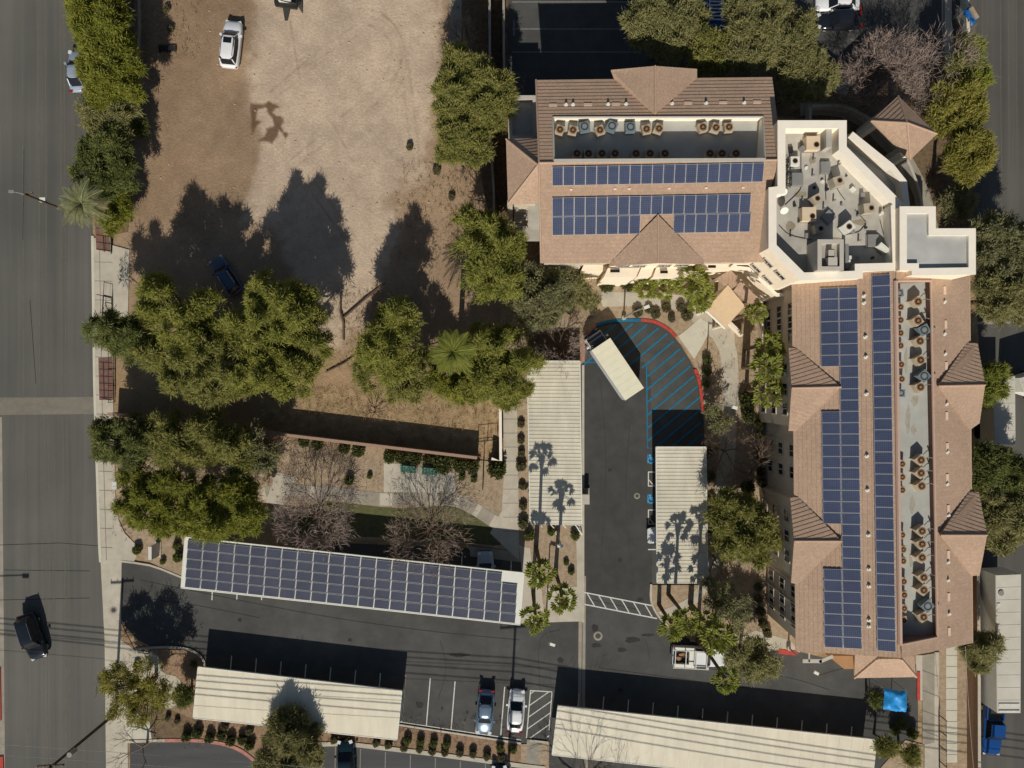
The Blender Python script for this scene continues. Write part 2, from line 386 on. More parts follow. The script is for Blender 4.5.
mrn = nt_.nodes.new('ShaderNodeMapRange'); mrn.inputs['From Min'].default_value=.3; mrn.inputs['From Max'].default_value=.7; mrn.inputs['To Min'].default_value=.86; mrn.inputs['To Max'].default_value=1.12; nt_.links.new(nf.outputs['Fac'], mrn.inputs['Value'])
vmn = nt_.nodes.new('ShaderNodeVectorMath'); vmn.operation='SCALE'; nt_.links.new(an.outputs['Color'], vmn.inputs[0]); nt_.links.new(mrn.outputs['Result'], vmn.inputs['Scale']); nt_.links.new(vmn.outputs['Vector'], nt_.nodes['Principled BSDF'].inputs['Base Color'])
me_.materials.append(dm); od = bpy.data.objects.new('dirt_lot', me_); COL.objects.link(od); od['kind'] = 'structure'
sheet('dry_scrub', ragged([(262,400),(330,385),(365,392),(430,385),(500,395),(500,448),(430,440),(350,430),(262,422)], 2, 6), .016, M['drygrass'])
# west street
sheet('west_street', [(-90,-300),(84,-300),(87,0),(93,235),(95,384),(100,545),(105,640),(108,1000),(-90,1000)], .004, M['asphalt_street'])
sheet('street_gutter_west', [(-3,417),(2,417),(5,768),(4,1000),(-6,1000)], .008, M['conc2'])
sheet('cross_gutter', [(-90,398),(95.5,397),(96,414),(-90,416)], .008, M['band'])
slab('west_pavement_far', [(-60,420),(-4,420),(-1,1000),(-60,1000)], .12, M['conc2'])
b = MB(); strip_into(b, [(-.3,668),(.5,720)], .135, .28, .1); strip_into(b, [(1.5,756),(2,775)], .139, .5, .1); b.build('red_kerb_west', M['red_paint'], kind='structure')
b = MB()
for x, m0 in ((22,.10),(38,.12),(45,.1),(60,.1),(64,.08)):
    strip_into(b, [(x,-20),(x+1,150),(x+2,398)], .012, m0)
    strip_into(b, [(x+3,416),(x+5,600),(x+6,800)], .012, m0)
for x0 in (46.5, 53.5, 66):
    strip_into(b, [(x0,560),(x0+.8,700),(x0+1.2,780)], .014, .08)
b.build('street_wear_lines', mat('worn_line', S(100,97,88), var=.1), kind='structure')
b = MB()
for q in ([(0,545),(60,543),(100,546)],[(24,150),(23,240)],[(0,600),(90,598)],[(4,570),(90,571)],[(36,384),(30,300)]):
    strip_into(b, q, .013, .07)
b.build('street_cracks', mat('crack_sealant', S(60,58,54), var=.2), kind='structure')
# pavement along west street
slab('west_pavement', [(93,238),(112,238),(114,420),(116,500),(119,520),(125,533),(136,544),(137,556),(134,562),(101,562),(97,440),(95,384)], .10, M['conc'])
slab('driveway_apron', [(93,245),(112,245),(130,250),(128,330),(112,328),(94,330)], .106, M['conc'])
b = MB()
for y in range(262, 560, 19): strip_into(b, [(95.5+max(0,(y-384))*.03, y),(113,y+.5)], .11, .05)
strip_into(b, [(100,246),(103,420),(107,560)], .111, .05)
b.build('pavement_joints', M['joint'], kind='structure')
b = MB(); strip_into(b, [(93,236),(95,384),(100,545),(101,562)], .115, .28, .14); b.build('west_kerb', M['conc_white'], kind='structure')
slab('south_pavement', [(101,562),(122,562),(121,640),(136,650),(150,652),(154,668),(140,700),(128,740),(131,1000),(109,1000),(105,640)], .08, M['conc'])
sheet('ramp_patch', [(122,700),(150,722),(152,739),(128,739)], .09, M['conc_white'])
for z_, poly in ((.125, [(95,216),(109,218),(111,252),(97,250)]), (.126, [(99,358),(113,358),(114,400),(100,400)])):
    slab('paver_strip', poly, z_, M['brickpave'])
b = MB()
for y in range(222, 252, 7): strip_into(b, [(97,y-1),(111,y+1)], .128, .10)
for y in range(362, 400, 7): strip_into(b, [(100,y),(113,y+.5)], .129, .10)
for q in ([(104,236),(105,252)],[(111,222),(112,254)],[(104,296),(103,316)],[(104,296),(112,298)],[(103,398),(112,400)],[(104,362),(105,398)]): strip_into(b, q, .131, .12)
b.build('paver_dark_bars', M['shaft'], kind='structure')  # thin dark bars laid across the pavers and nearby pavement
slab('planting_strip_soil', [(66,-80),(132,-80),(134,60),(132,200),(128,232),(110,236),(96,222),(88,150),(87,0),(86,-80)], .09, M['mulch'])

# main car park
LOT = [(122,561),(150,565),(172,573),(186,577),(190,556),(340,543),(470,548),(521,556),(521,624),(583,621),(583,365),(583,346),(587,334),(596,325),(612,321),(641,320),(655,322),(668,329),(680,344),(690,360),(696,372),(701,392),(703,414),(705,440),(708,584),(652,584),(651,600),(657,614),(668,626),(690,640),(740,648),(800,652),(850,664),(918,664),(918,730),(905,768),(880,790),(520,790),(521,742),(396,724),(300,716),(206,708),(206,670),(198,654),(184,648),(152,647),(138,640),(121,622)]
sheet('parking_lot', LOT, .004, M['asphalt_lot'])
sheet('repaved_aisle', [(583.5,370),(584,364),(645,362),(651,380),(652,584),(651,598),(654,606),(583,594)], .008, M['asphalt_dark'])
sheet('drain_channel', [(579,576),(586,576),(585,700),(588,768),(594,790),(585,790),(578,700)], .012, M['conc2'])
strip('drain_seam', [(583,576),(581.5,700),(586,780)], .016, .10, M['joint'])
for i, (x, y, rx, ry) in enumerate(((596,645,5,2.5),(595,628,4,4),(648,635,6,1.5),(632,640,7,3),(622,650,5,2),(420,705,4,3),(640,600,4,2),(460,655,10,2))):
    sheet('oil_stain', [(x+rx*math.cos(t)*random.uniform(.7,1.2), y+ry*math.sin(t)*random.uniform(.7,1.2)) for t in np.linspace(0,6.28,14)[:-1]], .016, M['oil'])
for i, (x, y) in enumerate(((417,703),(442,708),(467,712),(500,716),(690,610),(665,470),(664,500),(668,560),(620,560),(610,470),(300,560),(380,575),(450,580),(700,720),(780,735),(620,690),(720,660),(560,660),(350,640),(240,620))):
    rx = random.uniform(1.2,3.2); ry = rx*random.uniform(.6,1.6)
    sheet('oil_stain', [(x+rx*math.cos(t)*random.uniform(.6,1.25), y+ry*math.sin(t)*random.uniform(.6,1.25)) for t in np.linspace(0,6.28,16)[:-1]], .0165+.0002*i, M['oil'])
b = MB()
for q in ([(140,580),(300,612),(420,630),(520,640)],[(600,668),(660,676),(760,690)],[(820,675),(850,668),(870,680)],[(650,660),(646,640)],[(592,600),(640,610)],[(600,380),(606,460),(601,560)],[(630,420),(626,500),(634,590)],[(160,600),(200,606),(260,618)],[(540,690),(540,640),(560,630)],[(700,668),(780,676),(830,690)],[(440,640),(446,668),(438,700)]): strip_into(b, smooth_pts(q), .018, .06)
b.build('asphalt_cracks', mat('crack_sealant', S(60,58,54)), kind='structure')
# kerbs
KZ = .13
b = MB()
strip_into(b, smooth_pts([(583,622),(583,480),(583,365)],1), KZ, .25, .16)
strip_into(b, smooth_pts([(651,584),(651,600),(657,614),(668,626),(680,634)],3), KZ, .22, .15)
strip_into(b, [(690,640),(740,648),(770,650)], KZ, .2, .15)
strip_into(b, smooth_pts([(136,649),(160,647),(184,648),(198,654),(206,668),(206,712)],3), KZ, .22, .16)
strip_into(b, [(206,704),(300,714),(396,724),(521,743)], KZ, .2, .16)
strip_into(b, [(530,740),(548,742)], KZ, .2, .16)
strip_into(b, smooth_pts([(122,561),(150,565),(172,573),(186,579)],2), KZ, .2, .16)
b.build('kerb', M['conc'], kind='structure')
b = MB()
strip_into(b, smooth_pts([(641,320),(655,322),(668,329),(676,337)],4), KZ+.006, .3, .16)
strip_into(b, smooth_pts([(695,369),(700,385),(703,412)],4), KZ+.006, .34, .16)
strip_into(b, [(778,651),(797,653)], KZ+.006, .5, .16)
strip_into(b, [(918,671),(918,700)], KZ+.006, .32, .16)
b.build('red_kerb', M['red_paint'], kind='structure')
strip('red_kerb_worn', smooth_pts([(583,362),(584,345),(588,333),(596,325)],4), KZ+.004, .3, M['red_worn'], .16)
strip('blue_kerb', smooth_pts([(596,325),(612,321),(641,320)],4), KZ+.004, .3, M['blue_paint'], .16)
# blue hatching
HP = [(648,447),(647,361),(640,345),(648,340),(583,362),(586,338),(600,326),(640,323),(655,326),(667,333),(679,346),(690,364),(696,375),(700,395),(702,447)]
HP = [(648,447),(646,372),(640,366),(583,366),(585,342),(590,333),(600,326),(640,323),(655,326),(667,333),(679,347),(690,366),(697,385),(701,400),(702,447)]
b = MB(); z = .018
for c in range(-200, 900, 13):
    a_ = (400, c+400+80); b_ = (800, c+80)
    for s0, s1 in inside_segs(HP, (400, c + 420), (800, c + 420 - 336)):
        strip_into(b, [s0, s1], z, .18)
b.build('blue_hatching', M['blue_paint'], kind='structure')
b = MB(); strip_into(b, [(646.5,366),(647.5,448),(700,449)], .022, .13); strip_into(b, [(583,362),(600,362.5)], .022, .13)
b.build('blue_border_line', M['blue_paint'], kind='structure')
# access symbols: bright blue glyphs beside the stalls
b = MB()
for sx, sy in ((650.5,459),(650.5,499)):
    c = gp(sx+.3, sy+1.3, .018); b.disc(c, .36, 16, .25)
    strip_into(b, [(sx-.5,sy-2.6),(sx+.2,sy+.5),(sx+3,sy+.6),(sx+3.6,sy+3.6)], .022, .13)
    b.disc(gp(sx-.6, sy-3.6, .023), .13, 10)
    strip_into(b, [(sx-2.6,sy-4.6),(sx-2.8,sy+4)], .0225, .06)
b.build('access_symbol', M['blue_bright'], kind='structure')
b = MB()
for sx, sy in ((648,472),(648,510)):
    strip_into(b, [(sx,sy),(sx+8,sy)], .018, .11); strip_into(b, [(sx,sy+14),(sx+8,sy+14)], .018, .11); strip_into(b, [(sx+.4,sy),(sx+.4,sy+14)], .0182, .11)
    strip_into(b, [(sx,sy+7),(sx+6,sy+14)], .0184, .11)
strip_into(b, [(648,549.5),(656,549.5)], .018, .12)
# crosswalk
T = [(577,591),(586,594),(663,607)]; Bq = [(582,605),(657,619)]
strip_into(b, [(577,591),(662,607.5)], .0186, .13); strip_into(b, [(583,604),(657,618.5)], .0186, .13)
strip_into(b, [(576,592),(583,604)], .0188, .12)
for i in range(7):
    x = 587+11.5*i; y0 = 593+2.15*i
    strip_into(b, [(x, y0), (x+7.5, y0+12.8)], .019, .11)
# hatched stall
q = [(530.5,690.5),(549,691.5),(551.5,694),(549,737),(527,738),(526.5,737)]
HS = [(530.5,690.5),(552,691.5),(549,737),(526.5,738)]
strip_into(b, [(530.5,690.5),(552,691.8)], .018, .11); strip_into(b, [(530.5,690),(526.5,738)], .0182, .11); strip_into(b, [(552,692),(549,730)], .0182, .09)
for c in range(0, 90, 11):
    for s0, s1 in inside_segs(HS, (520, 690+c), (560, 662+c)): strip_into(b, [s0, s1], .0184, .10)
# stall lines
def stall(x0, y0, x1, y1): strip_into(b, [(x0,y0),(x1,y1)], .018, .11)
for i in range(5): stall(405.5+24.8*i, 675.5+2.8*i, 401.5+24.8*i, 723+3.2*i)
strip_into(b, [(396,721.5),(521,740)], .0195, .10)
for i in range(8): stall(231.7+24.8*i-0, 655.6+2.9*i, 228+24.8*i, 700+3*i)
for i in range(12): stall(579+24.8*i, 693.5+3.0*i, 575+24.8*i, 745+3*i)
for i in range(5): stall(657, 447+28*i, 706, 448+28*i)
for i in range(5): stall(532, 380+28*i, 580, 380+28*i)
for i in range(13): stall(214+24.8*i, 556, 212+24.8*i, 600)
b.build('painted_lines', M['white_paint'], kind='structure')

# lower car park
LOW = [(130,743),(160,741),(195,741),(215,743),(232,747),(247,755),(258,768),(262,800),(300,800),(318,746),(345,744),(430,755),(520,768),(560,774),(900,800),(1000,1000),(130,1000)]
sheet('lower_parking', LOW, .006, M['asphalt_low'])
b = MB()
for i in range(8): strip_into(b, [(335.5+25*i, 746+3*i),(334.5+25*i, 800)], .014, .10)
b.build('lower_stall_lines', M['worn_paint'], kind='structure')
b = MB(); strip_into(b, smooth_pts([(165,740),(195,740),(215,742),(232,746),(247,754),(258,767),(262,800)],3), .14, .35, .18); b.build('faded_red_kerb', M['red_worn'], kind='structure')
b = MB(); strip_into(b, [(318,744),(345,743),(430,753),(520,765),(545,768)], .14, .45, .18); strip_into(b, [(128,741),(165,740)], .14, .3, .18); b.build('lower_kerb', M['conc'], kind='structure')
# beds
slab('planting_bed_west', [(121,622),(121,700),(128,739),(165,739),(195,739),(215,741),(232,745),(246,752),(258,765),(262,800),(318,800),(318,744),(345,742),(430,752),(521,764),(521,744),(396,726),(300,717),(206,708),(205,672),(198,656),(184,650),(152,649),(150,655),(136,652)], .07, M['gravel_red'])
slab('bed_gravel', [(121,690),(128,735),(160,738),(190,737),(200,722),(150,700)], .075, M['mulch'])
slab('bed_by_hatched_stall', [(521,744),(549,742),(549,800),(521,800)], .07, M['gravel'])
sheet('stall_walk', [(527,739),(541,740),(539,800),(525,800)], .08, M['conc2'])
slab('curved_walk', smooth_pts([(150,650),(152,668),(158,690),(160,708)],3)+smooth_pts([(172,708),(184,700),(184,686),(176,676),(164,672),(158,655)],3), .09, M['conc'])

# garden north of the solar carport
slab('garden_soil', [(112,418),(256,430),(478,460),(498,462),(503,470),(521,470),(521,552),(470,544),(340,539),(190,552),(184,576),(172,572),(150,562),(138,555),(138,545),(126,532),(119,518),(117,500),(116,440)], .08, M['gravel'])
slab('lawn', smooth_pts([(295,508),(318,501),(345,503),(400,508),(450,506),(476,514),(498,528)],3)+smooth_pts([(506,536),(500,545),(470,543),(400,538),(340,536),(300,534)],3), .09, M['grass'])
strip('garden_path', smooth_pts([(262,494),(285,490),(310,492),(340,494),(380,499),(430,499),(455,500),(475,509),(492,520),(508,528)],4), .095, 1.35, M['conc2'], .03)
b = MB()
gpath = smooth_pts([(262,494),(285,490),(310,492),(340,494),(380,499),(430,499),(455,500),(475,509),(492,520),(508,528)],8)
for i in range(0, len(gpath)-6, 8):
    q = gpath[i:i+3]; strip_into(b, q, .099, 1.3)
b.build('pale_path_slabs', M['conc'], kind='structure')
slab('patio', [(384,463),(405,464),(455,473),(456,493),(384,492)], .10, M['conc'])
slab('side_path', [(276,472),(296,476),(284,505),(266,502)], .097, M['conc'])
slab('long_walk', [(503,393),(517,393),(519,560),(506,548),(490,533),(502,510),(504,470)], .10, M['conc'])
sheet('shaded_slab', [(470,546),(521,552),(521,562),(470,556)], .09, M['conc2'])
b = MB()
for y in range(405, 545, 14): strip_into(b, [(503,y),(518,y)], .104, .05)
b.build('long_walk_joints', M['joint'], kind='structure')
# palm island
slab('palm_island', [(521,470),(530,470),(530,524),(582,524),(582,620),(521,623)], .09, M['gravel'])
slab('island_path', [(519,545),(530,548),(532,566),(541,585),(545,623),(521,623),(523,580)], .10, M['conc'])
slab('island_apron', [(546,588),(582,586),(582,621),(546,622)], .101, M['conc'])
slab('island_edge', [(576,524),(582,524),(582,588),(577,588)], .102, M['conc'])
slab('carport_floor_west', [(530,362),(582,362),(582,523),(530,523)], .05, M['asphalt_lot'])
slab('planting_beside_walk', [(518,393),(531,362),(531,524),(519,540)], .085, M['gravel'])
# north courtyard
slab('north_courtyard', [(500,262),(540,262),(600,276),(770,262),(800,300),(800,652),(740,647),(690,639),(668,625),(657,613),(651,600),(652,585),(709,585),(706,440),(704,414),(702,392),(697,371),(691,359),(681,343),(669,328),(656,321),(641,319),(612,320),(596,324),(586,333),(582,346),(582,364),(530,364),(505,392),(500,392)], .07, M['gravel'])
sheet('tree_bed', [(525,330),(578,330),(581,361),(528,361)], .078, M['mulch'])
slab('courtyard_walk', smooth_pts([(598,292),(625,292),(652,294),(680,298),(700,303),(712,310)],3)+smooth_pts([(734,332),(735,360),(736,390),(735,440),(730,500),(726,540)],3)+smooth_pts([(712,540),(714,500),(720,440),(722,390),(720,355),(712,338)],3)+smooth_pts([(698,326),(680,312),(660,306),(640,306),(603,307)],3), .09, M['conc'])
slab('ramp', [(678,336),(686,330),(700,318),(712,326),(704,342),(694,359)], .104, M['conc_white'])
strip('curved_walk_slab', smooth_pts([(602,299),(630,299),(660,300),(688,303),(706,312),(718,324),(727,340),(731,360),(731.5,390),(730,430),(727,470),(722,505)],4), .1, 1.35, M['conc'], .03)
slab('lower_walk', smooth_pts([(726,540),(718,570),(706,592),(690,608),(664,618)],3)+smooth_pts([(657,612),(672,606),(690,596),(704,574),(712,540)],3), .088, M['conc'])
slab('south_entry_pad', [(735,640),(755,630),(790,640),(800,652),(740,647)], .092, M['conc'])
b = MB()
for q in ([(625,292),(626,307)],[(652,294),(650,306)],[(680,298),(676,309)],[(721,370),(736,370)],[(721,400),(736,400)],[(720,430),(735,430)],[(718,460),(733,460)],[(716,490),(731,490)]): strip_into(b, q, .097, .05)
b.build('courtyard_joints', M['joint'], kind='structure')
# north lot
sheet('north_lot', [(508,-200),(962,-200),(960,20),(955,45),(940,55),(880,62),(830,64),(828,78),(700,100),(508,110)], .004, M['asphalt_lot'])
b = MB()
for y in (2,29,52): strip_into(b, [(512,y),(640,y)], .010, .10)
strip_into(b, [(514,20),(514,36)], .0105, .14)
for x in (640,665,690,715,740,765,790): strip_into(b, [(x,10),(x,55)], .010, .10)
b.build('north_stall_lines', M['worn_paint'], kind='structure')
slab('north_bed', [(690,62),(830,66),(955,58),(970,90),(975,240),(900,230),(830,120),(700,110)], .06, M['mulch'])
strip('north_kerb', smooth_pts([(830,66),(880,64),(930,58),(942,50),(942,20),(942,-80)],4), .13, .2, M['conc2'], .15)
slab('pergola_walk', smooth_pts([(800,103),(838,103),(862,112),(888,130),(912,158),(930,195),(938,230)],3)+smooth_pts([(925,230),(915,200),(898,168),(876,142),(855,124),(832,116),(800,116)],3), .075, M['conc2'])
slab('pale_patch', [(832,80),(852,80),(846,96),(834,90)], .08, M['conc'])
slab('west_yard', [(445,-80),(508,-80),(508,110),(508,262),(498,262),(478,160),(470,60)], .05, M['mulch'])
sheet('blue_grey_path', [(451,-80),(463,-80),(461,48),(449,50)], .055, M['conc2'])
# east street and alley
sheet('east_street', [(963,-200),(1100,-200),(1100,1000),(975,1000),(975,560),(985,440),(972,230),(966,120)], .004, M['asphalt_east'])
sheet('kerb_line_east', [(944,-80),(950,-80),(952,60),(948,100),(944,60)], .09, M['conc'])
b = MB()
for x in (982,1000,1008,1016): strip_into(b, [(x,-20),(x+1,120),(x+2,300)], .010, .07)
b.build('east_street_wear', mat('worn_line', S(100,96,88)), kind='structure')
sheet('east_cross_line', [(965,322),(1100,318),(1100,321),(965,325)], .010, M['conc2'])
# south-east strips
slab('east_walk_grey', [(922,655),(934,653),(934,742),(922,744)], .09, M['conc2'])
slab('east_walk_cream', [(934,652),(938.5,652),(938.5,800),(924,800),(924,744),(934,742)], .094, M['conc'])
slab('east_gravel', [(938.5,640),(975,560),(978,560),(978,1000),(938.5,1000)], .085, M['gravel'])
slab('east_white_path', [(945.5,645),(956.5,645),(956.5,762),(945.5,762)], .11, M['conc_white'])
b = MB()
for y in range(655, 762, 11): strip_into(b, [(945.5,y),(956.5,y)], .114, .05)
for y in (672,692,712,732): strip_into(b, [(922,y-2),(938,y+4)], .101, .06)
b.build('east_path_joints', M['joint'], kind='structure')
slab('se_bed', [(880,768),(905,740),(922,744),(924,800),(880,800)], .07, M['gravel'])
slab('building_pad', [(915,655),(922,655),(922,700),(918,700)], .08, M['conc'])
# manholes
for x, y, r in ((598,636,.48),(637,496,.32),(114,610,.4),(550,643,.0)):
    if r:
        o = thing('manhole_cover', {598:'pale ringed manhole cover in the asphalt by the drain channel', 637:'small ringed cover in the dark aisle left of the stalls', 114:'round grey cover in the concrete beside the west street'}[x], 'manhole', gp(x, y, .02 if x > 200 else .09))
        z = .02 if x > 200 else .09
        b = MB(); b.disc(gp(x,y,z), r, 20, r*.6); b.build('cover_ring', M['conc2'], o)
        b = MB(); b.disc(gp(x,y,z+.004), r*.6, 20); b.build('cover_plate', M['asphalt_lot'], o)
# ============================================================ BUILDINGS
def plane(a, b, c):
    a, b, c = P(*a), P(*b), P(*c); n = (b-a).cross(c-a).normalized(); return (a, n)
def onp(pl, x, y):
    o = Vector((0,0,H)); d = P(x, y) - o
    t = (pl[0]-o).dot(pl[1]) / d.dot(pl[1]); return o + d*t
def clip(poly, d, lo, hi):
    def cut(pl, sgn, v):
        out = []
        for i in range(len(pl)):
            a, b = pl[i], pl[(i+1) % len(pl)]
            da = (a.x*d[0]+a.y*d[1]-v)*sgn; db = (b.x*d[0]+b.y*d[1]-v)*sgn
            if da >= -1e-6: out.append(a)
            if (da > 1e-6 and db < -1e-6) or (da < -1e-6 and db > 1e-6): out.append(a.lerp(b, da/(da-db)))
        return out
    p = cut(poly, 1, lo)
    if len(p) < 3: return []
    p = cut(p, -1, hi)
    return p if len(p) >= 3 else []
def slope(b, pts, pitch=.36, lift=.038, th=.16, down=None):
    pts = [Vector(p) for p in pts]
    n = Vector((0,0,0))
    for i in range(len(pts)): n += pts[i].cross(pts[(i+1) % len(pts)])
    n.normalize()
    if n.z < 0: n = -n; pts = pts[::-1]
    d = Vector((n.x, n.y)); d.normalize()
    vals = [p.x*d.x+p.y*d.y for p in pts]; lo, hi = min(vals), max(vals)
    k0 = math.floor(lo/pitch); k1 = math.ceil(hi/pitch)
    b.prism([p-Vector((0,0,.01)) for p in pts], th)
    for k in range(k0, k1):
        a = k*pitch; c = a+pitch; q = clip(pts, d, a, c)
        if not q: continue
        r = [p + Vector((0,0,.004+lift*((p.x*d.x+p.y*d.y)-a)/pitch)) for p in q]
        b.face(r)
        e = [(p, p2) for p, p2 in zip(q, r) if abs(p.x*d.x+p.y*d.y-min(c, hi)) < 1e-4]
        if len(e) >= 2:
            t = Vector((-d.y, d.x)); e.sort(key=lambda z: z[0].x*t.x+z[0].y*t.y)
            b.face([e[0][1], e[-1][1], e[-1][0]-Vector((0,0,.005)), e[0][0]-Vector((0,0,.005))])
def caps(b, segs, r=.10, up=.05):
    for s in segs: b.tube([Vector(p)+Vector((0,0,up)) for p in s], r, 6)
def capset(par, segs, r, up):
    for s_ in segs: b = MB(); caps(b, [s_], r, up); b.build('ridge_cap', M['tile2'], par)
def inset(poly, w):
    n = len(poly); P2 = [Vector((p[0], p[1])) for p in poly]
    area = sum(P2[i].x*P2[(i+1) % n].y-P2[(i+1) % n].x*P2[i].y for i in range(n))
    sg = 1 if area > 0 else -1; out = []
    for i in range(n):
        a, p, c = P2[i-1], P2[i], P2[(i+1) % n]
        d1 = (p-a).normalized(); d2 = (c-p).normalized()
        n1 = Vector((-d1.y, d1.x))*sg; n2 = Vector((-d2.y, d2.x))*sg
        m = (n1+n2); 
        if m.length < 1e-6: m = n1
        m = m/ max(.25, (1+n1.dot(n2)))
        q = p + m*w; out.append(Vector((q.x, q.y, poly[i][2])))
    return out
def flat_block(par, outer, z, zr, tw, names=('wall','parapet_cap','flat_roof'), mats=None, zb=0):
    o = PL(outer, z); i = inset(o, tw)
    b = MB(); b.skirt(o, zb); b.build(names[0], mats[0], par); b = MB(); b.skirt(i, zr); b.build('parapet_inner_wall', mats[1], par)
    b = MB(); n = len(o); o2 = inset(o, -.05)
    up = Vector((0,0,.04)); i2 = inset(o, tw+.03)
    b.grid([p+up for p in o2]+[p+up for p in i2]+[p-up for p in o2]+[p-up for p in i2],
           [(k,(k+1)%n,n+(k+1)%n,n+k) for k in range(n)]+[(k,2*n+k,2*n+(k+1)%n,(k+1)%n) for k in range(n)]+[(n+k,n+(k+1)%n,3*n+(k+1)%n,3*n+k) for k in range(n)])
    b.build(names[1], mats[1], par)
    b = MB(); b.face([Vector((p.x,p.y,zr)) for p in i]); b.build(names[2], mats[2], par)
WIN = []
def windows(par, p0, p1, zs, n, w=1.1, h=1.25, pad=.1, wide=None):
    p0 = Vector((p0[0],p0[1],0)); p1 = Vector((p1[0],p1[1],0)); d = (p1-p0); L_ = d.length; d.normalize()
    nn = Vector((d.y, -d.x, 0)); ang = math.atan2(d.y, d.x)
    for zc in zs:
        for i in range(n):
            t = (i+.5)/n*(1-2*pad)+pad
            c = p0 + d*L_*t + Vector((0,0,zc))
            b = MB()
            for (dx, dz, sx, sz) in ((0,h/2,w+.16,.09),(0,-h/2,w+.2,.1),(-w/2-.03,0,.08,h),(w/2+.03,0,.08,h),(0,0,.06,h)):
                b.box(c+d*dx+Vector((0,0,dz))+nn*.03, (sx,.14,sz), ang)
            f = b.build('window', M['greytrim'], par)
            b = MB(); b.box(c+nn*.012, (w,.03,h), ang); b.build('pane', M['glassdark'], f, loc=par.location)
def wallpoly(par, pts, mats=None, name='wall'):
    b = MB(); b.skirt(pts, 0); return b.build(name, mats or M['wall'], par)

# ---------------- north wing
nb = thing('apartment_building', 'north apartment wing with tan tiled roof, sunken roof well and two rows of solar panels', 'building', P(655,170))
R = 12.0
NP = plane((536,80,9.2),(772,77,9.2),(539,163,R)); SP = plane((541,263,9.4),(770,262,9.4),(539,163,R))
rW = onp(NP,539,163); rE = onp(NP,779,160)
b = MB()
slope(b, [onp(NP,536,80), onp(NP,772,77), onp(NP,777,117), onp(NP,537,117.5)], lift=.048)
slope(b, [onp(NP,537,117.5), onp(NP,553,117.5), onp(NP,554,161.5), rW])
slope(b, [onp(NP,763,117), onp(NP,777,117), onp(NP,778,121), rE, onp(NP,765,160.3)])
slope(b, [onp(SP,539,163), onp(SP,779,160.3), onp(SP,770,190), onp(SP,770,262), onp(SP,541,263)])
b.build('roof', M['tile'], nb)
# gable bumps
def gable(par, inner, tip, ca, cb, va, vb, mt=M['tile'], cap=True):
    i, t, a, c_, v1, v2 = [P(*q) for q in (inner, tip, ca, cb, va, vb)]
    b = MB(); slope(b, [i, t, a, v1]); slope(b, [i, t, c_, v2]); b.build('gable_roof', mt, par)
    capset(par, [(i,t)], .09, .06)
gable(nb, (655,114,10.9), (655,66,10.7), (611,70,9.3), (697,69,9.3), (614,78.5,9.25), (697,78,9.25))
gable(nb, (658,215,10.9), (658,263,10.7), (611,266,9.45), (704,264,9.45), (611,262,9.45), (704,261,9.45))
# west hip wing
wi, w1, w2, w3, w4 = P(538,165,11.6), P(506,140,9.9), P(508,205,9.5), P(537,137,10.2), P(541,206,10.4)
b = MB(); wa = P(512,170,11.0)
b = MB(); pk = P(538,165,11.7)
slope(b, [pk, P(506,139,9.7), P(537,138,9.9)]); slope(b, [pk, P(508,204,9.5), P(506,139,9.7)]); slope(b, [pk, P(541,203,9.9), P(508,204,9.5)])
b.build('wing_roof', M['tile'], nb)
capset(nb, [(pk,P(506,139,9.7)),(pk,P(508,204,9.5)),(P(536,80,9.2),rW),(rW,onp(SP,541,263)),(rW,rE)], .09, .05)
wf = inset([P(506,139,9.5),P(508,204,9.5),P(541,206,9.5),P(537,137,9.5)], .45); wallpoly(nb, wf, name='wing_wall')
ew = inset([P(536,80,9.05), rW-Vector((0,0,.2)), P(541,263,9.2), P(770,262,9.2), rE-Vector((0,0,.2)), P(772,77,9.05)], .45)
wallpoly(nb, ew)
g1 = inset([P(611,70,9.2),P(655,66,10.5),P(697,69,9.2),P(697,82,9.2),P(611,84,9.2)], .4); wallpoly(nb, g1, name='gable_wall')
g2 = inset([P(611,265,9.3),P(611,255,9.3),P(704,255,9.3),P(704,264,9.3),P(658,263,10.5)], .3); wallpoly(nb, g2, M['walllt'], name='gable_wall')
windows(nb, g2[0], g2[4], (1.7,4.5,7.3), 2); windows(nb, g2[4], g2[3], (1.7,4.5,7.3), 2)
windows(nb, ew[2], (ew[2]+(ew[3]-ew[2])*.3), (1.7,4.5,7.3), 3); windows(nb, ew[2]+(ew[3]-ew[2])*.72, ew[3], (1.7,4.5,7.3), 2)
# well
rim = [onp(NP,553,117.5), onp(NP,763,117), onp(NP,765,160.3), onp(NP,554,161.5)]
b = MB(); b.skirt(rim, 9.6); b.build('well_wall', M['trim'], nb)
b = MB(); b.face([Vector((p.x,p.y,9.6)) for p in rim]); b.build('flat_roof', M['roofflat'], nb)
b = MB(); caps(b, [(rim[0],rim[1]),(rim[1],rim[2]),(rim[3],rim[0])], .10, .03); b.box((rim[2]+rim[3])/2+Vector((0,.02,.1)), ((rim[2]-rim[3]).length,.3,.12), math.atan2(rim[2].y-rim[3].y, rim[2].x-rim[3].x)); b.build('well_rim', M['greytrim'], nb)
MV = mat('vent_tile', S(226,196,172), var=.04)
def skylight(par, pl, x, y, dx, dy):
    p = onp(pl, x, y); n = pl[1] if pl[1].z > 0 else -pl[1]
    q = [onp(pl, x+sx*dx/2, y+sy*dy/2)+n*.09 for sx, sy in ((-1,-1),(1,-1),(1,1),(-1,1))]
    b = MB(); b.prism(q, .14); b.build('roof_vent', M['greytrim'] if False else MV, par)
def pipe(par, pl, x, y, r=.12, h=.24):
    p = onp(pl, x, y); b = MB(); b.cyl(p-Vector((0,0,.1)), r*1.5, .16, 8); b.cyl(p, r, h, 8); b.build('vent_pipe', M['whitemetal'], par)
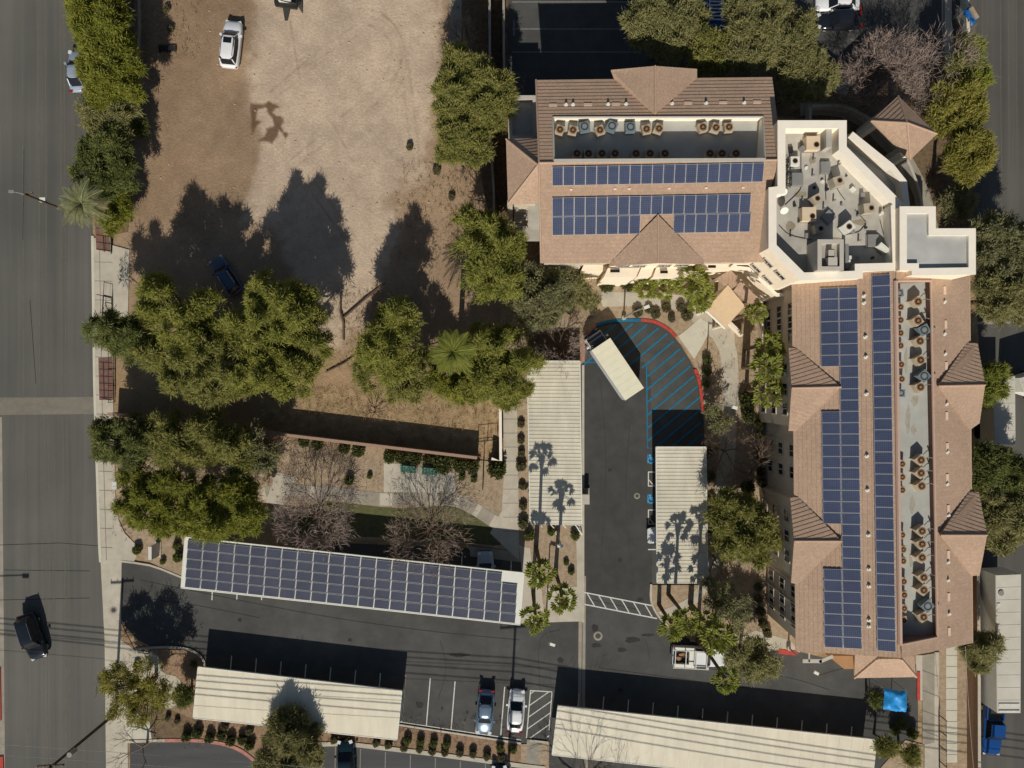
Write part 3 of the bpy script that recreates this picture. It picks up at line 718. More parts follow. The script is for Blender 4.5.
for x in (553,588,616,688,723,757): skylight(nb, NP, x, 105.5-(x-553)*.015, 8, 2.6)
for x in (566,573,608,626,672,706,744): pipe(nb, NP, x, 105-(x-566)*.01)
for x in (571,615,629,669,706,743): skylight(nb, SP, x, 189.5-(x-571)*.012, 2.6, 1.6)
for x, y in ((565,268),(590,266),(720,262),(748,261)): pass
nl = thing('low_annex', 'low dark flat roofed annex in the shade at the north-west corner of the north wing', 'building', P(523,118))
flat_block(nl, [(509,96),(536,96),(536,139),(509,139)], 6.2, 5.6, .3, mats=(M['wall'], M['greytrim'], M['roofgrey']))
# open exterior stair at the west end
st = thing('exterior_stair', 'open pale exterior stair at the west end of the north wing', 'stairs', P(520,235))
b = MB()
for i in range(10): b.box(P(521.5, 205+2.8*i, 7-.5*i), (1.3,.26,.06))
b.build('treads', M['greytrim'], st)
b = MB()
for x in (513.5,529): b.tube([P(x,203,7.9),P(x,232,2.8)], .05)
b.build('handrail', M['black'], st)
b = MB(); b.prism([P(528,203,7.6),P(541,203,7.6),P(541,229,7.6),P(528,229,7.6)], .15); b.build('landing', M['roofflat2'], st); b = MB(); b.prism([P(521,229,5),P(541,229,5),P(541,241,5),P(521,241,5)], .12); b.build('landing', M['roofflat2'], st)
b = MB()
for x, y in ((528,229),(521,241)): b.box(P(x,y,2.5), (.2,.2,5))
b.box(P(510,214,3.8),(.5,.7,7.6)); b.build('post', M['wall'], st)

# ---------------- east wing
eb = thing('apartment_building', 'long east apartment wing with tan tiled roof, deep roof well and vertical solar rows', 'building', P(860,460))
RZ = 12.2; CZ = 8.8
WP = plane((793,285,9.4),(797,651,9.4),(901,658,RZ)); EP = plane((901,658,RZ),(972,643,CZ),(969,278,CZ))
b = MB()
slope(b, [onp(WP,793,278), onp(WP,797,651), onp(WP,901,658), onp(WP,900,644), onp(WP,895.5,281), onp(WP,895.5,268), onp(WP,862,268)], lift=.04)
def rE2(x,y): return onp(EP,x,y)
slope(b, [rE2(930.5,268), rE2(969,271), rE2(972,643), rE2(937,650.3), rE2(937,637)], lift=.05)
slope(b, [rE2(901,645), rE2(937,637), rE2(937,650.3), rE2(901.5,658)], lift=.05)
slope(b, [rE2(896,268), rE2(930.5,268), rE2(930.5,281), rE2(896,281)], lift=.05)
b.build('roof', M['tile'], eb)
erim = [onp(WP,895.5,281), rE2(930.5,281), rE2(937,637), onp(WP,900,644.5)]
b = MB(); b.skirt(erim, 9.9)
b.build('well_wall', mat('brown_parapet', S(132,104,92), var=.06), eb)
b = MB(); b.face([Vector((p.x,p.y,9.9)) for p in erim]); b.build('flat_roof', M['roofflat'], eb)
b = MB(); caps(b, [(erim[0],erim[3])], .2, .05); caps(b, [(erim[1],erim[2]),(erim[0],erim[1]),(erim[2],erim[3])], .11, .05); b.build('well_rim', mat('rim_pink', S(190,160,140), var=.04), eb)
def g2w(par, inner, tip, ca, cb, va, vb): gable(par, inner, tip, ca, cb, va, vb)
g2w(eb, (841,387,10.9), (791.5,388,10.5), (788.5,348,9.5), (788.5,431,9.5), (796,348,9.5), (796,431,9.5))
g2w(eb, (842,541,10.9), (794,541,10.5), (790,497,9.5), (791,583,9.5), (798,497,9.5), (798,584,9.5))
g2w(eb, (938,386,10.8), (985,385,10.2), (977.5,343,8.95), (979.5,423,8.95), (967,343,8.95), (970,430,8.95))
g2w(eb, (940,535,10.8), (987,535,10.2), (978.5,492,8.95), (979.5,575,8.95), (969,492,8.95), (972,576,8.95))
# south hip over the entrance bay
b = MB(); hz = 8.6
hA, hB, hC, hD, hE, hF = P(854,678,7.4), P(916,677,7.4), P(901,659,8.9), P(877,659,8.9), P(855,655,8.0), P(914,656,7.9)
slope(b, [hA,hB,hC,hD]); slope(b, [hA,hD,P(877,654,9.0),hE]); slope(b, [hB,hC,P(901,654,9.0),hF]); b.build('hip_roof', M['tile'], eb)
capset(eb, [(hA,hD),(hB,hC)], .10, .05)
ef = inset([P(793,279,9.2),P(797,651,9.2),P(901,658,11.9),P(972,643,8.6),P(969,274,8.6)], .5); wallpoly(eb, ef)
for a, b_, c_, d_, z in (((789,348),(789,431),(806,431),(806,348),9.3),((790.5,497),(791.5,583),(806,583),(806,497),9.3),((977,343),(979,423),(960,423),(960,343),8.8),((978,492),(979,575),(960,575),(960,492),8.8)):
    f = inset([P(*a,z),P(*b_,z),P(*c_,z),P(*d_,z)], .4); wallpoly(eb, f, name='bay_wall')
    if a[0] < 800: windows(eb, f[0], f[1], (1.6,4.5,7.4), 3)
f = inset([P(856,660,7.2),P(856,677,7.2),P(914,676,7.2),P(914,655,7.2)], .4); wallpoly(eb, f, name='porch_wall')
windows(eb, f[1], f[2], (1.6,4.6), 3)
a, c = ef[0], ef[1]
windows(eb, a+(c-a)*.03, a+(c-a)*.17, (1.6,4.5,7.4), 3); windows(eb, a+(c-a)*.42, a+(c-a)*.575, (1.6,4.5,7.4), 2); windows(eb, a+(c-a)*.83, a+(c-a)*.99, (1.6,4.5,7.4), 3)
b = MB()
for t in (.43,.6,.84,.9,.96):
    p = a+(c-a)*t; b.box((p.x-.07,p.y,4.6),(.12,.12,9.0))
b.build('downspout', M['greytrim'], eb)
for y in (290.5,): skylight(eb, EP, 944, y, 2.8, 8)
for x, y in ((945,324.5),(945.6,366),(946,416),(946.6,447),(946.6,478),(947.6,509),(947.7,554.6),(948,597),(948.5,631.5)): skylight(eb, EP, x, y, 2.6, 8)
for x, y in ((944,302),(944,334),(944.5,354),(946,404),(946.8,452),(946.5,484),(947.8,515),(947.4,562),(947.4,580),(948.5,613.5)): pipe(eb, EP, x, y)
for x, y in ((863.5,296),(863.5,303),(865,337),(865.5,357),(866,394),(866.5,456),(867,490),(868,535),(868.5,569),(868.5,586),(868.5,620),(868.5,626)): pipe(eb, WP, x, y, .12, .26)
# gutters / fascia
b = MB()
for q in ([onp(WP,792.6,279),onp(WP,796.6,651)], [rE2(969.5,275), rE2(972.5,643)]): b.tube([p-Vector((0,0,.05)) for p in q], .09, 6)
b.build('gutter', M['tile2'], eb)
b = MB(); b.box(P(812,661,8.2),(1.8,.35,.12)); b.box(P(809,657,8.2),(.15,.9,.12)); b.box(P(826,659,8.2),(1.4,.3,.12),.4); b.build('balcony_rail', M['greytrim'], eb)
b = MB(); b.prism([P(828,656,7.5),P(855,656,7.5),P(855,669,7.5),P(844,669,7.5)], 7.4); b.build('entrance_bay', mat('tan_stucco', S(170,128,88), var=.05), eb)

# ---------------- flat-roofed core and stair tower
cb = thing('flat_roofed_building', 'flat roofed link between the wings with broad white parapets and cluttered roof equipment', 'building', P(835,200))
CM = (M['walllt'], M['trim'], M['roofflat2'])
flat_block(cb, [(778,121),(846,121),(846,147),(903,204),(898,209),(900,270),(862,271),(862,278),(801,280),(769,248),(769,188),(778,187)], 12.2, 10.8, .62, mats=CM)
tb = thing('stair_tower', 'L-shaped taller flat roofed block with wide white parapet at the corner of the east wing', 'building', P(935,250))
flat_block(tb, [(900,207),(935,207),(935,229),(975,229),(975,274),(912,275),(912,270),(900,270)], 13.0, 12.72, .55, mats=(M['walllt'], M['trim'], M['roofgrey']))
b = MB(); b.box(P(826,139,11.4),(.5,1.9,1.2)); b.build('inner_wall', M['roofflat2'], cb)
b = MB(); b.prism([P(890,197,11.6),P(897,200,11.6),P(900,262,11.6),P(890,262,11.6)], .6); b.build('gravel_strip', mat('grey_gravel', S(120,112,104), scale=9, var=.25), cb)
cw = PL([(801,280),(769,248)], 12.2)
for t in (.35,.75):
    pass
windows(cb, P(769,248,12.2), P(801,280,12.2), (3.0,6.5,9.6), 2, w=1.0, h=.8)
# white low wings of the courtyard facade
fb = thing('stucco_annex', 'cream stucco entrance annex standing in the inner corner of the two wings', 'building', P(760,290))
flat_block(fb, [(736,262),(770,262),(795,287),(790,296),(776,296),(748,270),(730,268)], 5.6, 5.2, .25, mats=(M['walllt'], M['trim'], M['roofflat2']))
b = MB()
# courtyard bays in front of the north wing
bb = thing('stucco_bays', 'cream stucco projecting bays along the foot of the north wing south wall', 'building', P(640,272))
for x0, x1, y0, y1, z in ((583,611,262,271,5.2),(606,640,268,277,6.4),(640,655,266,276,6.2),(655,690,266,277,6.2),(690,735,262,270,5.4),(541,583,263,269,4.8)):
    b.prism([P(x0+2,y0,z),P(x1,y0,z),P(x1-4,y1,z),P(x0-2,y1,z)], z)
b.build('wall', M['walllt'], bb)
b = MB()
for x0, x1, y in ((610,620,270.5),(660,668,271.5),(560,566,267),(708,716,266)): b.box(P((x0+x1)/2, y+.5, 6.5), (abs(x1-x0)*.09,.25,.12))
b.build('roof_slot', M['black'], bb)
# entrance canopies
pc = thing('entrance_canopy', 'big flat tan entrance canopy over the courtyard walk', 'canopy', P(724,308))
b = MB(); b.prism([P(705.8,309.8,4.2),P(728,285,4.6),P(745,306,4.6),P(725,328,4.2)], .22); b.build('canopy_roof', mat('tan_roofing', S(214,186,148), var=.04, scale=2), pc)
b = MB(); b.tube([P(705.5,310,4.15),P(725,328.5,4.15)], .11, 6); b.build('fascia', M['trim'], pc)
b = MB()
for x, y in ((708,310),(725,325),(728,288),(742,306)): b.cyl(gp(512+(x-512)*.945, 384+(y-384)*.945, .1), .16, 4, 8)
b.build('post', M['walllt'], pc)
pg = thing('gabled_porch', 'narrow tan tiled porch roof running behind the flat entrance canopy', 'porch', P(738,288))
p1, p2 = P(724,273,4.9), P(752,301,4.9)
b = MB(); slope(b, [P(730.5,269.5,4.5),P(716,278.5,4.4),P(730,290,4.5),P(742,282,4.9)]); slope(b, [P(741.5,280.5,4.9),P(733,291,4.5),P(750,306,4.5),P(760,301,4.5)]); b.build('porch_roof', M['tile'], pg)
b = MB()
for x, y in ((719,279),(730,271),(757,301),(749,304)): b.box(gp(512+(x-512)*.945, 384+(y-384)*.945, 2.2), (.3,.3,4.3))
b.build('post', M['walllt'], pg)
rw = thing('ramp_wall', 'cream stepped low wall running south from the entrance canopy', 'wall', P(740,325))
b = MB(); strip_into(b, [(722,318),(740,336)], 1.0, .3, .95); strip_into(b, [(752,306),(766,316)], 1.4, .3, 1.3); strip_into(b, [(758,303),(760,345)], 1.2, .25, 1.1); b.build('wall_body', M['walllt'], rw)

# ---------------- curved terrace behind the core
tr = thing('terrace', 'curved terrace with white parapet in the shade behind the flat roofed link', 'terrace', P(880,170))
b = MB(); pts = [(851,134),(892,167),(904,182),(907,207)]
q = PL(pts, 10.9); l = offs(q, .28); r = offs(q, -.28)
for i in range(3): b.prism([l[i],l[i+1],r[i+1],r[i]], 10.8)
b.build('parapet', M['trim'], tr)
b = MB(); b.prism([P(847,134,9.9),P(851,134,9.9),P(892,167,9.9),P(904,182,9.9),P(907,207,9.9),P(897,207,9.9),P(847,150,9.9)], .4); b.build('terrace_floor', M['roofgrey'], tr)
lw = thing('garden_wall', 'low curved grey wall beside the shaded walk north of the link', 'wall', P(850,118))
b = MB(); q = [gp(x,y,1.1) for x,y in smooth_pts([(806,110),(835,110),(858,119),(880,136),(900,160),(914,196),(918,226)],4)]
l = offs(q,.13); r = offs(q,-.13)
for i in range(len(q)-1): b.prism([l[i],l[i+1],r[i+1],r[i]], 1.0)
b.build('wall_body', M['greytrim'], lw)
b = MB(); b.box(gp(806,118,.55),(.25,2.2,1.1)); b.build('pier', M['greytrim'], lw)
# pavilion
pv = thing('pavilion', 'square gazebo with tan tiled pyramid roof standing apart by the street trees', 'pavilion', P(903,128))
ap = P(907,123,9.1); cn = [P(898,96,7.6), P(937,134,7.4), P(910,160,7.6), P(871,121,7.6)]
b = MB()
for i in range(4): slope(b, [ap, cn[i], cn[(i+1)%4]], lift=.05)
b.build('roof', M['tile'], pv)
capset(pv, [(ap,c) for c in cn], .08, .05)
pin = inset(cn, .55)
for c in pin:
    b = MB(); b.box((c.x,c.y,3.7),(.6,.6,7.4)); b.build('column', M['trim'], pv)
b = MB(); b.skirt([Vector((c.x,c.y,7.3)) for c in pin], 6.6); b.build('beam', M['walllt'], pv)

# ---------------- solar arrays
def panel_mesh(w, h, cm, name='solar_panel'):
    me = bpy.data.meshes.new(name); f = .026
    b = MB(); b.box((0,0,0),(w,h,.045)); b.cur = 1
    b.face([(-w/2+f,-h/2+f,.027),(w/2-f,-h/2+f,.027),(w/2-f,h/2-f,.027),(-w/2+f,h/2-f,.027)])
    me.from_pydata(b.v, [], b.f); me.materials.append(M['alu']); me.materials.append(cm); me.polygons.foreach_set('material_index', b.mi); me.update(); return me
def place_panel(par, me, c4, up=.16):
    # c4: four 3D corners (nw, ne, se, sw)
    c = sum(c4, Vector((0,0,0)))/4; x = ((c4[1]-c4[0])+(c4[2]-c4[3])).normalized(); y0 = ((c4[0]-c4[3])+(c4[1]-c4[2])).normalized()
    n = x.cross(y0).normalized(); y = n.cross(x)
    m = Matrix((x, y, n)).transposed().to_4x4(); m.translation = c + n*up - par.location
    o = bpy.data.objects.new('solar_panel', me); COL.objects.link(o); o.parent = par; o.matrix_local = m; return o
def array(label, pl, quad, nx, ny, skip=lambda i,j: False, cm=None):
    # quad px: nw, ne, se, sw
    cs = [onp(pl, *q) for q in quad]; par = thing('solar_array', label, 'solar panels', sum(cs, Vector((0,0,0)))/4)
    w = (cs[1]-cs[0]).length/nx; h = (cs[3]-cs[0]).length/ny
    me = panel_mesh(w*.975, h*.97, cm or CELL)
    def at(u, v): return (cs[0].lerp(cs[1], u)).lerp(cs[3].lerp(cs[2], u), v)
    for j in range(ny):
        for i in range(nx):
            if skip(i, j): continue
            place_panel(par, me, [at(i/nx,j/ny), at((i+1)/nx,j/ny), at((i+1)/nx,(j+1)/ny), at(i/nx,(j+1)/ny)])
    b = MB()
    for v in np.linspace(.25/ny, 1-.25/ny, 2*ny):
        runs = [(0,1)]
        j = min(ny-1, int(v*ny)); i = 0
        while i < nx:
            if skip(i, j): i += 1; continue
            k = i
            while k < nx and not skip(k, j): k += 1
            b.tube([at(i/nx,v)+Vector((0,0,.07)), at(k/nx,v)+Vector((0,0,.07))], .035, 4); i = k
    b.build('mounting_rails', M['whitemetal'], par)
array('single row of nineteen solar panels just south of the north wing roof well', SP, [(552,166.5),(763,162.5),(763,182),(552,186)], 19, 1)
array('double row of solar panels with a notch, lower on the north wing roof', SP, [(552,197.5),(750,193.5),(750,232),(552,235.5)], 18, 2, lambda i,j: j==1 and 8 <= i <= 10)
array('wide stepped column of solar panels on the west slope of the east wing', WP, [(819.7,288.5),(857.5,287),(862,648.5),(824,646.5)], 2, 32, lambda i,j: i==0 and (7 <= j <= 10 or 21 <= j <= 24))
array('narrow single column of solar panels beside the east wing roof well', WP, [(871,275.5),(890,274.5),(896,651.5),(876.5,650)], 1, 34)

# ---------------- rooftop equipment
def condenser():
    t = thing('condenser', 'x', 'condenser', (0,0,0), world=False)
    b = MB(); b.box((0,0,.42),(.78,.78,.8)); b.box((0,0,.03),(.9,.9,.06)); b.build('casing', M['tancase'], t)
    b = MB(); b.disc((0,0,.83),.37,18,.27); b.tube([(0,0,.82),(0,0,.87)],[.12,.12],10); 
    for k in range(4): b.box((math.cos(k*.785)*0,0,.828),(.7,.02,.012),k*.785)
    b.build('fan_guard', M['rust'], t)
    b = MB(); b.disc((0,0,.824),.28,16); b.build('fan_opening', M['black'], t)
    return t
def condenser2():
    t = thing('condenser', 'x', 'condenser', (0,0,0), world=False)
    b = MB(); b.box((0,0,.45),(.92,.85,.85)); b.build('casing', M['bluecase'], t)
    b = MB(); b.disc((0,0,.88),.36,18,.26); b.build('fan_guard', M['shaft'], t)
    b = MB(); b.disc((0,0,.88),.18,12); b.build('fan_hub', M['steelgrey'], t)
    return t
C1, C2 = condenser(), condenser2(); used = {1: False, 2: False}
def place_cond(kind, x, y, zf, label, group, rz=None, sc=1.0):
    src = C1 if kind == 1 else C2; p = P(x, y, zf+.8*sc); loc = (p.x, p.y, zf)
    rz = random.uniform(-.5,.5) if rz is None else rz
    if not used[kind]:
        used[kind] = True; src.location = loc; src.rotation_euler = (0,0,rz); src['label'] = label; src['group'] = group; src.scale = (sc,)*3; return src
    return dup(src, loc, rz, label, group, sc)
row = [(560,129.5,1),(573,130,1),(584.5,126.5,2),(600,130,1),(612,126,2),(630.5,127,2),(646.5,129,1),(659,128.5,1),(703,127,1),(716,127.5,1),(729,127,1)]
for i, (x, y, k) in enumerate(row): place_cond(k, x, y, 9.6, '%s roof condenser, %s from the west in the sunlit north wing row' % ('tan' if k==1 else 'blue-grey', ORD[i]), 'condensers in the north wing well', sc=.98)
for i, x in enumerate((577,588.5,602,615,636,650,665,710,722,736)): place_cond(1, x, 153.5, 9.6, 'shaded roof condenser, %s from the west in the north wing shaded row' % ORD[i], 'shaded condensers in the north wing well')
WC = [(898,293,2),(899.3,307,1),(899.3,320,1),(899.3,333,1),(899.3,345.6,1),(900,364.5,1),(900.5,379,1),(899.5,393,2),(901,464,1),(901,477,1),(901,490,1),(901,535,1),(902,549.5,1),(902,561,1),(902.5,581.5,1),(903,595,1),(903,608.5,1),(902.5,620,1)]
for i, (x, y, k) in enumerate(WC): place_cond(k, x+1.2, y, 9.9, 'small roof condenser, %s from the north in the west column of the east wing' % ORD[i], 'west column of condensers in the east wing well', sc=.80)
EC = [(918,301.6,1),(918,320.6,1),(924,330,2),(920,341,1),(920.5,360,1),(924,376,2),(920.4,387,1),(921,460,1),(921,473,1),(921.6,486,1),(922,531,1),(922,544,1),(922,557.5,1),(923.7,577.4,1),(923.7,590,1),(927.4,606,2),(923.5,617,1)]
for i, (x, y, k) in enumerate(EC): place_cond(k, x, y, 9.9, 'large roof condenser, %s from the north in the east column of the east wing' % ORD[i], 'east column of condensers in the east wing well', rz=.6+random.uniform(-.15,.15), sc=1.02)
# small line-set stubs on the E parapet side
for x, y, k in EC: b = MB(); b.tube([P(x+4,y-1,10.2),P(x+8,y-3,10.3),P(x+11.2,y-2,10.4)], .035, 4); b.tube([P(x+11,y-2,10.4),P(x+11,y-2,10.7)],.06,6); b.build('refrigerant_line', M['steelgrey'], eb)
# core roof units
def unit(name, label, x, y, w, d, h, rz=0, m=None, fan=None, zf=10.8, cat='roof unit'):
    t = thing(name, label, cat, P(x,y,zf)); c = P(x, y, zf+h); b = MB(); b.box((c.x,c.y,zf+h/2+.05),(w,d,h),rz); b.build('casing', m or M['tancase'], t)
    b = MB(); b.box((c.x,c.y,zf+.05),(w*1.12,d*1.12,.1),rz); b.build('curb', M['steelgrey'], t)
    if fan:
        fx, fy, fr = fan; q = Vector((c.x+fx, c.y+fy, zf+h+.06)); b = MB(); b.disc(q, fr, 18, fr*.75); b.build('fan_guard', M['rust'], t)
        b = MB(); b.disc(q-Vector((0,0,.004)), fr*.76, 18); b.build('fan_opening', M['black'], t)
CC = mat('beige_casing', S(214,192,160), var=.04)
unit('air_handler', 'large square tan air handler with dark fan near the north parapet of the link roof', 813,143,1.2,1.2,.7,0,CC,(.3,-.15,.27))
unit('condenser', 'white and black condenser near the west parapet of the link roof', 795,161,.8,.8,.5,0,M['whitemetal'],(0,0,.25), cat='condenser')
unit('roof_hatch', 'blue-grey boxy unit below the white condenser on the link roof', 797.5,179,1.0,1.1,.3,0,M['steelgrey'], cat='roof hatch')
unit('roof_hatch', 'flat blue-grey hatch in the upper middle of the link roof', 825.6,167.5,.85,1.05,.25,0,M['steelgrey'], cat='roof hatch')
unit('condenser', 'tan condenser right of the flat hatch on the link roof', 838.5,181,.85,.85,.9,.3,M['tancase'],(.1,.05,.25), cat='condenser')
unit('condenser', 'tan condenser left of centre on the link roof, above the large air handler', 817.4,198.5,.75,.75,.9,.5,M['tancase'],(0,0,.25), cat='condenser')
unit('condenser', 'tan condenser at the east edge of the link roof near the slanted parapet', 869,208,.95,.85,.9,.1,M['tancase'],(.2,0,.25), cat='condenser')
unit('air_handler', 'square tan air handler with round fan west of centre on the link roof', 809,214,1.25,1.2,.7,0,CC,(.3,-.2,.27))
unit('condenser', 'tan condenser just north of the penthouse on the link roof', 819.5,228.5,.85,.75,.85,.2,M['tancase'],(.1,0,.24), cat='condenser')
unit('condenser', 'white condenser with grey fan north-east of the penthouse on the link roof', 849,226.6,.85,.85,.9,.7,M['whitemetal'],(0,0,.28), cat='condenser')
unit('roof_hatch', 'pale diamond-turned hatch in the middle of the link roof', 828.7,217,.95,.95,.25,.785,M['steelgrey'], cat='roof hatch')
unit('roof_hatch', 'pale hatch east of the penthouse on the link roof', 873,240.6,.95,1.1,.3,0,M['steelgrey'], cat='roof hatch')
unit('roof_hatch', 'white tilted vent cowl in the south-east corner of the link roof', 884,247.5,1.0,.4,.8,-.7,M['whitemetal'], cat='vent')
# satellite dishes
for x, y, l in ((783,191.5,'upper white satellite dish by the west parapet of the link roof'),(784,210,'lower white satellite dish by the west parapet of the link roof')):
    t = thing('satellite_dish', l, 'satellite dish', P(x,y,10.8)); c = P(x,y,11.6)
    b = MB(); b.tube([c-Vector((0,0,.8)),c],.03,5); b.build('mast', M['steelgrey'], t)
    b = MB(); b.tube([c+Vector((0,-.10,.10)),c+Vector((0,0,0))],[.36,.06],14); b.build('dish', M['whitemetal'], t)
# piping clutter on the link roof
t = thing('pipe_bundle', 'tangle of dark pipes and valves along the west side of the link roof', 'pipes', P(786,180,10.8))
b = MB()
for i in range(26):
    x = 783+random.random()*8; y = 158+random.random()*30; p = P(x,y,11.0); q = p+Vector((random.choice((-1,1))*random.uniform(.2,.6),random.uniform(-.3,.3),0)); b.tube([p-Vector((0,0,.2)),p,q],.035,4)
for x in (784,788,791): b.tube([P(x,157,11.05),P(x-1,188,11.05)],.04,5)
b.build('pipes', M['shaft'], t)
t = thing('conduit_run', 'thin conduits looping across the flat link roof', 'pipes', P(830,200,10.8))
b = MB()
for q in ([(801,140),(801,180)],[(801,180),(800,190),(785,205)],[(779,225),(790,235),(812,240)],[(855,210),(866,222)],[(825,160),(826,200)],[(845,200),(838,190),(830,170)],[(843,235),(858,232),(864,226)],[(880,220),(884,236)]): b.tube([P(x,y,10.86) for x,y in smooth_pts(q)],.03,4)
b.build('conduits', M['shaft'], t)
# penthouse
ph = thing('penthouse', 'small walled roof penthouse with cluttered sunken top at the south parapet of the link', 'penthouse', P(831,255))
flat_block(ph, [(818,240),(843,240),(843,270),(818,270)], 13.2, 12.6, .28, mats=(M['greytrim'], M['greytrim'], M['roofflat2']), zb=10.8)
b = MB(); c = P(831,262,12.9); b.box(c,(.8,.7,.7)); b.box(c+Vector((-.1,.75,0)),(.5,.5,.6)); b.build('vent_box', M['greytrim'], ph)
b = MB(); b.box(P(818,255,11.5),(.3,2.4,1.4)); b.box(P(845,257,11.2),(.3,2.2,.8)); b.build('side_duct', M['steelgrey'], ph)
b = MB()
for x, y in ((847,262),(849,258)): b.box(P(x,y,11.2),(.3,.3,.7))
b.build('meter_box', M['whitemetal'], ph)
for (x,y) in ((812,176),(823,209),(833,201),(851,165),(813,160),(858,241),(838,165)):
    b = MB(); b.cyl(P(x,y,10.8),.08,.5,8); b.build('vent_pipe', M['steelgrey'], cb)

rr_ = random.Random(77)
for (x,y) in ((790,150),(801,150),(806,168),(814,188),(822,182),(846,176),(852,190),(861,196),(857,216),(865,228),(880,214),(806,236),(798,222),(790,236),(802,200),(794,206),(852,232),(872,258),(858,258),(885,262),(826,190),(841,205)):
    p = P(x,y,10.8); b = MB(); w_ = rr_.uniform(.16,.42); h_ = rr_.uniform(.12,.45)
    if rr_.random() < .5: b.box(p+Vector((0,0,h_/2)),(w_,w_*rr_.uniform(.6,1.6),h_),rr_.random())
    else: b.cyl(p,w_*.4,h_,9)
    b.build('roof_vent', (M['steelgrey'],M['whitemetal'],M['tancase'],M['shaft'])[rr_.randrange(4)], cb)
for i,(x,y,rx,ry) in enumerate(((800,195,7,4),(838,240,6,3),(860,222,8,3),(812,160,4,5),(880,250,4,5),(790,226,5,6))):
    b = MB(); b.face([P(x+rx*math.cos(t)*rr_.uniform(.6,1.2), y+ry*math.sin(t)*rr_.uniform(.6,1.2), 10.8)+Vector((0,0,.004+.001*i)) for t in np.linspace(0,6.28,14)[:-1]]); b.build('water_stain', mat('roof_stain', S(146,134,112), var=.12, scale=2), cb)
for i,(x,y,rx,ry) in enumerate(((908,420,3,14),(915,400,4,6),(912,505,3,10),(906,360,2,12),(914,430,3,5),(911,560,2,10))):
    b = MB(); b.face([P(x+rx*math.cos(t)*rr_.uniform(.6,1.2), y+ry*math.sin(t)*rr_.uniform(.6,1.2), 9.9)+Vector((0,0,.004+.001*i)) for t in np.linspace(0,6.28,14)[:-1]]); b.build('water_stain', mat('well_stain', S(160,154,138), var=.1, scale=2), eb)
# ============================================================ CARPORTS
def carport(label, quad, z, m, ribs=None, cols=(), ribdir='x', beams=True, name='carport', zs=None, colm=None):
    c = sum((P(*q) for q in quad), Vector((0,0,0)))/4
    t = thing(name, label, 'carport', gp(512+(sum(q[0] for q in quad)/4-512)*(1-z/H), 384+(sum(q[1] for q in quad)/4-384)*(1-z/H), 0))
    q = PL([(a[0], a[1], (zs[i] if zs else z)) for i, a in enumerate(quad)])
    b = MB(); b.prism(q, .10)
    if ribs:
        n = ribs
        for k in range(1, n):
            u = k/n
            if ribdir == 'x': p0, p1 = q[0].lerp(q[3], u), q[1].lerp(q[2], u)
            else: p0, p1 = q[0].lerp(q[1], u), q[3].lerp(q[2], u)
            d = (p1-p0); L_ = d.length; b.box((p0+p1)/2+Vector((0,0,.012)), (L_-.1,.09 if ribdir=='x' else .05,.035), math.atan2(d.y,d.x))
    b.build('roof_sheet', m, t)
    b = MB()
    for i in range(4):
        a, c_ = q[i], q[(i+1)%4]; d = c_-a; b.box((a+c_)/2+Vector((0,0,-.1)), (d.length+.06,.08,.24), math.atan2(d.y,d.x))
    b.build('fascia', M['whitemetal'], t)
    return t, q
def columns(t, pts, z, r=.1, m=None):
    for p in pts:
        b = MB(); b.box((p.x,p.y,z/2),(2*r,2*r,z)); b.box((p.x,p.y,.12),(.45,.45,.24)); b.build('column', m or M['steelgrey'], t)
def shr(q): return Vector((q.x,q.y,0))
# solar carport
z = 2.9
sc_, q = carport('long white framed carport roofed with a five-row grid of solar panels', [(185,537),(524,573),(520,625),(181,588)], z, M['whitemetal'])
me = panel_mesh(1.565, .985, CELL2)
A, B_, C_, D_ = P(188,539.5,z), P(518,574.2,z), P(515.5,623.5,z), P(185,587,z)
PXN = 21
def sat(u,v): return A.lerp(B_,u).lerp(D_.lerp(C_,u),v)
w_ = (B_-A).length/PXN; h_ = (D_-A).length/5; me = panel_mesh(w_*.958, h_*.93, CELL2)
for j in range(5):
    for i in range(PXN):
        if j == 0 and i == PXN-1: continue
        place_panel(sc_, me, [sat(i/PXN,j/5),sat((i+1)/PXN,j/5),sat((i+1)/PXN,(j+1)/5),sat(i/PXN,(j+1)/5)], .10)
cols = []
for k in range(7):
    u = .06+.147*k
    cols.append(shr(q[0].lerp(q[1],u).lerp(q[3].lerp(q[2],u),.42)))
columns(sc_, cols, 2.8, .13)
b = MB()
for k in range(7):
    u = .06+.147*k; a = q[0].lerp(q[1],u); c = q[3].lerp(q[2],u); d = c-a; b.box((a+c)/2-Vector((0,0,.22)),(d.length*.96,.15,.22),math.atan2(d.y,d.x))
b.build('beam', M['steelgrey'], sc_)
def simple_cp(label, quad, z, m, ribs, rd, nc, v=.8, along='x', zs=None):
    t, q = carport(label, quad, z, m, ribs, ribdir=rd, zs=zs)
    pts = []; b = MB()
    for k in range(nc):
        u = (k+.5)/nc
        if along == 'x': a, c = q[0].lerp(q[1],u), q[3].lerp(q[2],u)
        else: a, c = q[0].lerp(q[3],u), q[1].lerp(q[2],u)
        pts.append(shr(a.lerp(c,v))); d = c-a; b.box((a+c)/2-Vector((0,0,.26)),(d.length*.95,.12,.2),math.atan2(d.y,d.x))
    columns(t, pts, z-.2, .09); b.build('beam', M['steelgrey'], t); return t
simple_cp('cream flat carport at the lower left with trimmed shrubs along its south edge', [(198,667),(402,691),(397,740),(193,718)], 2.35, M['carport'], 18, 'y', 5)
simple_cp('long cream carport at the bottom, a bare tree standing at its west end', [(558,706),(877,740),(871,790),(552,755)], 2.35, M['carport'], 26, 'y', 8)
simple_cp('ribbed carport crossed by two palm tree shadows, west of the dark aisle', [(527,361),(580,361),(582,525),(530,524)], 2.8, M['carport2'], 44, 'x', 4, .1, 'y')
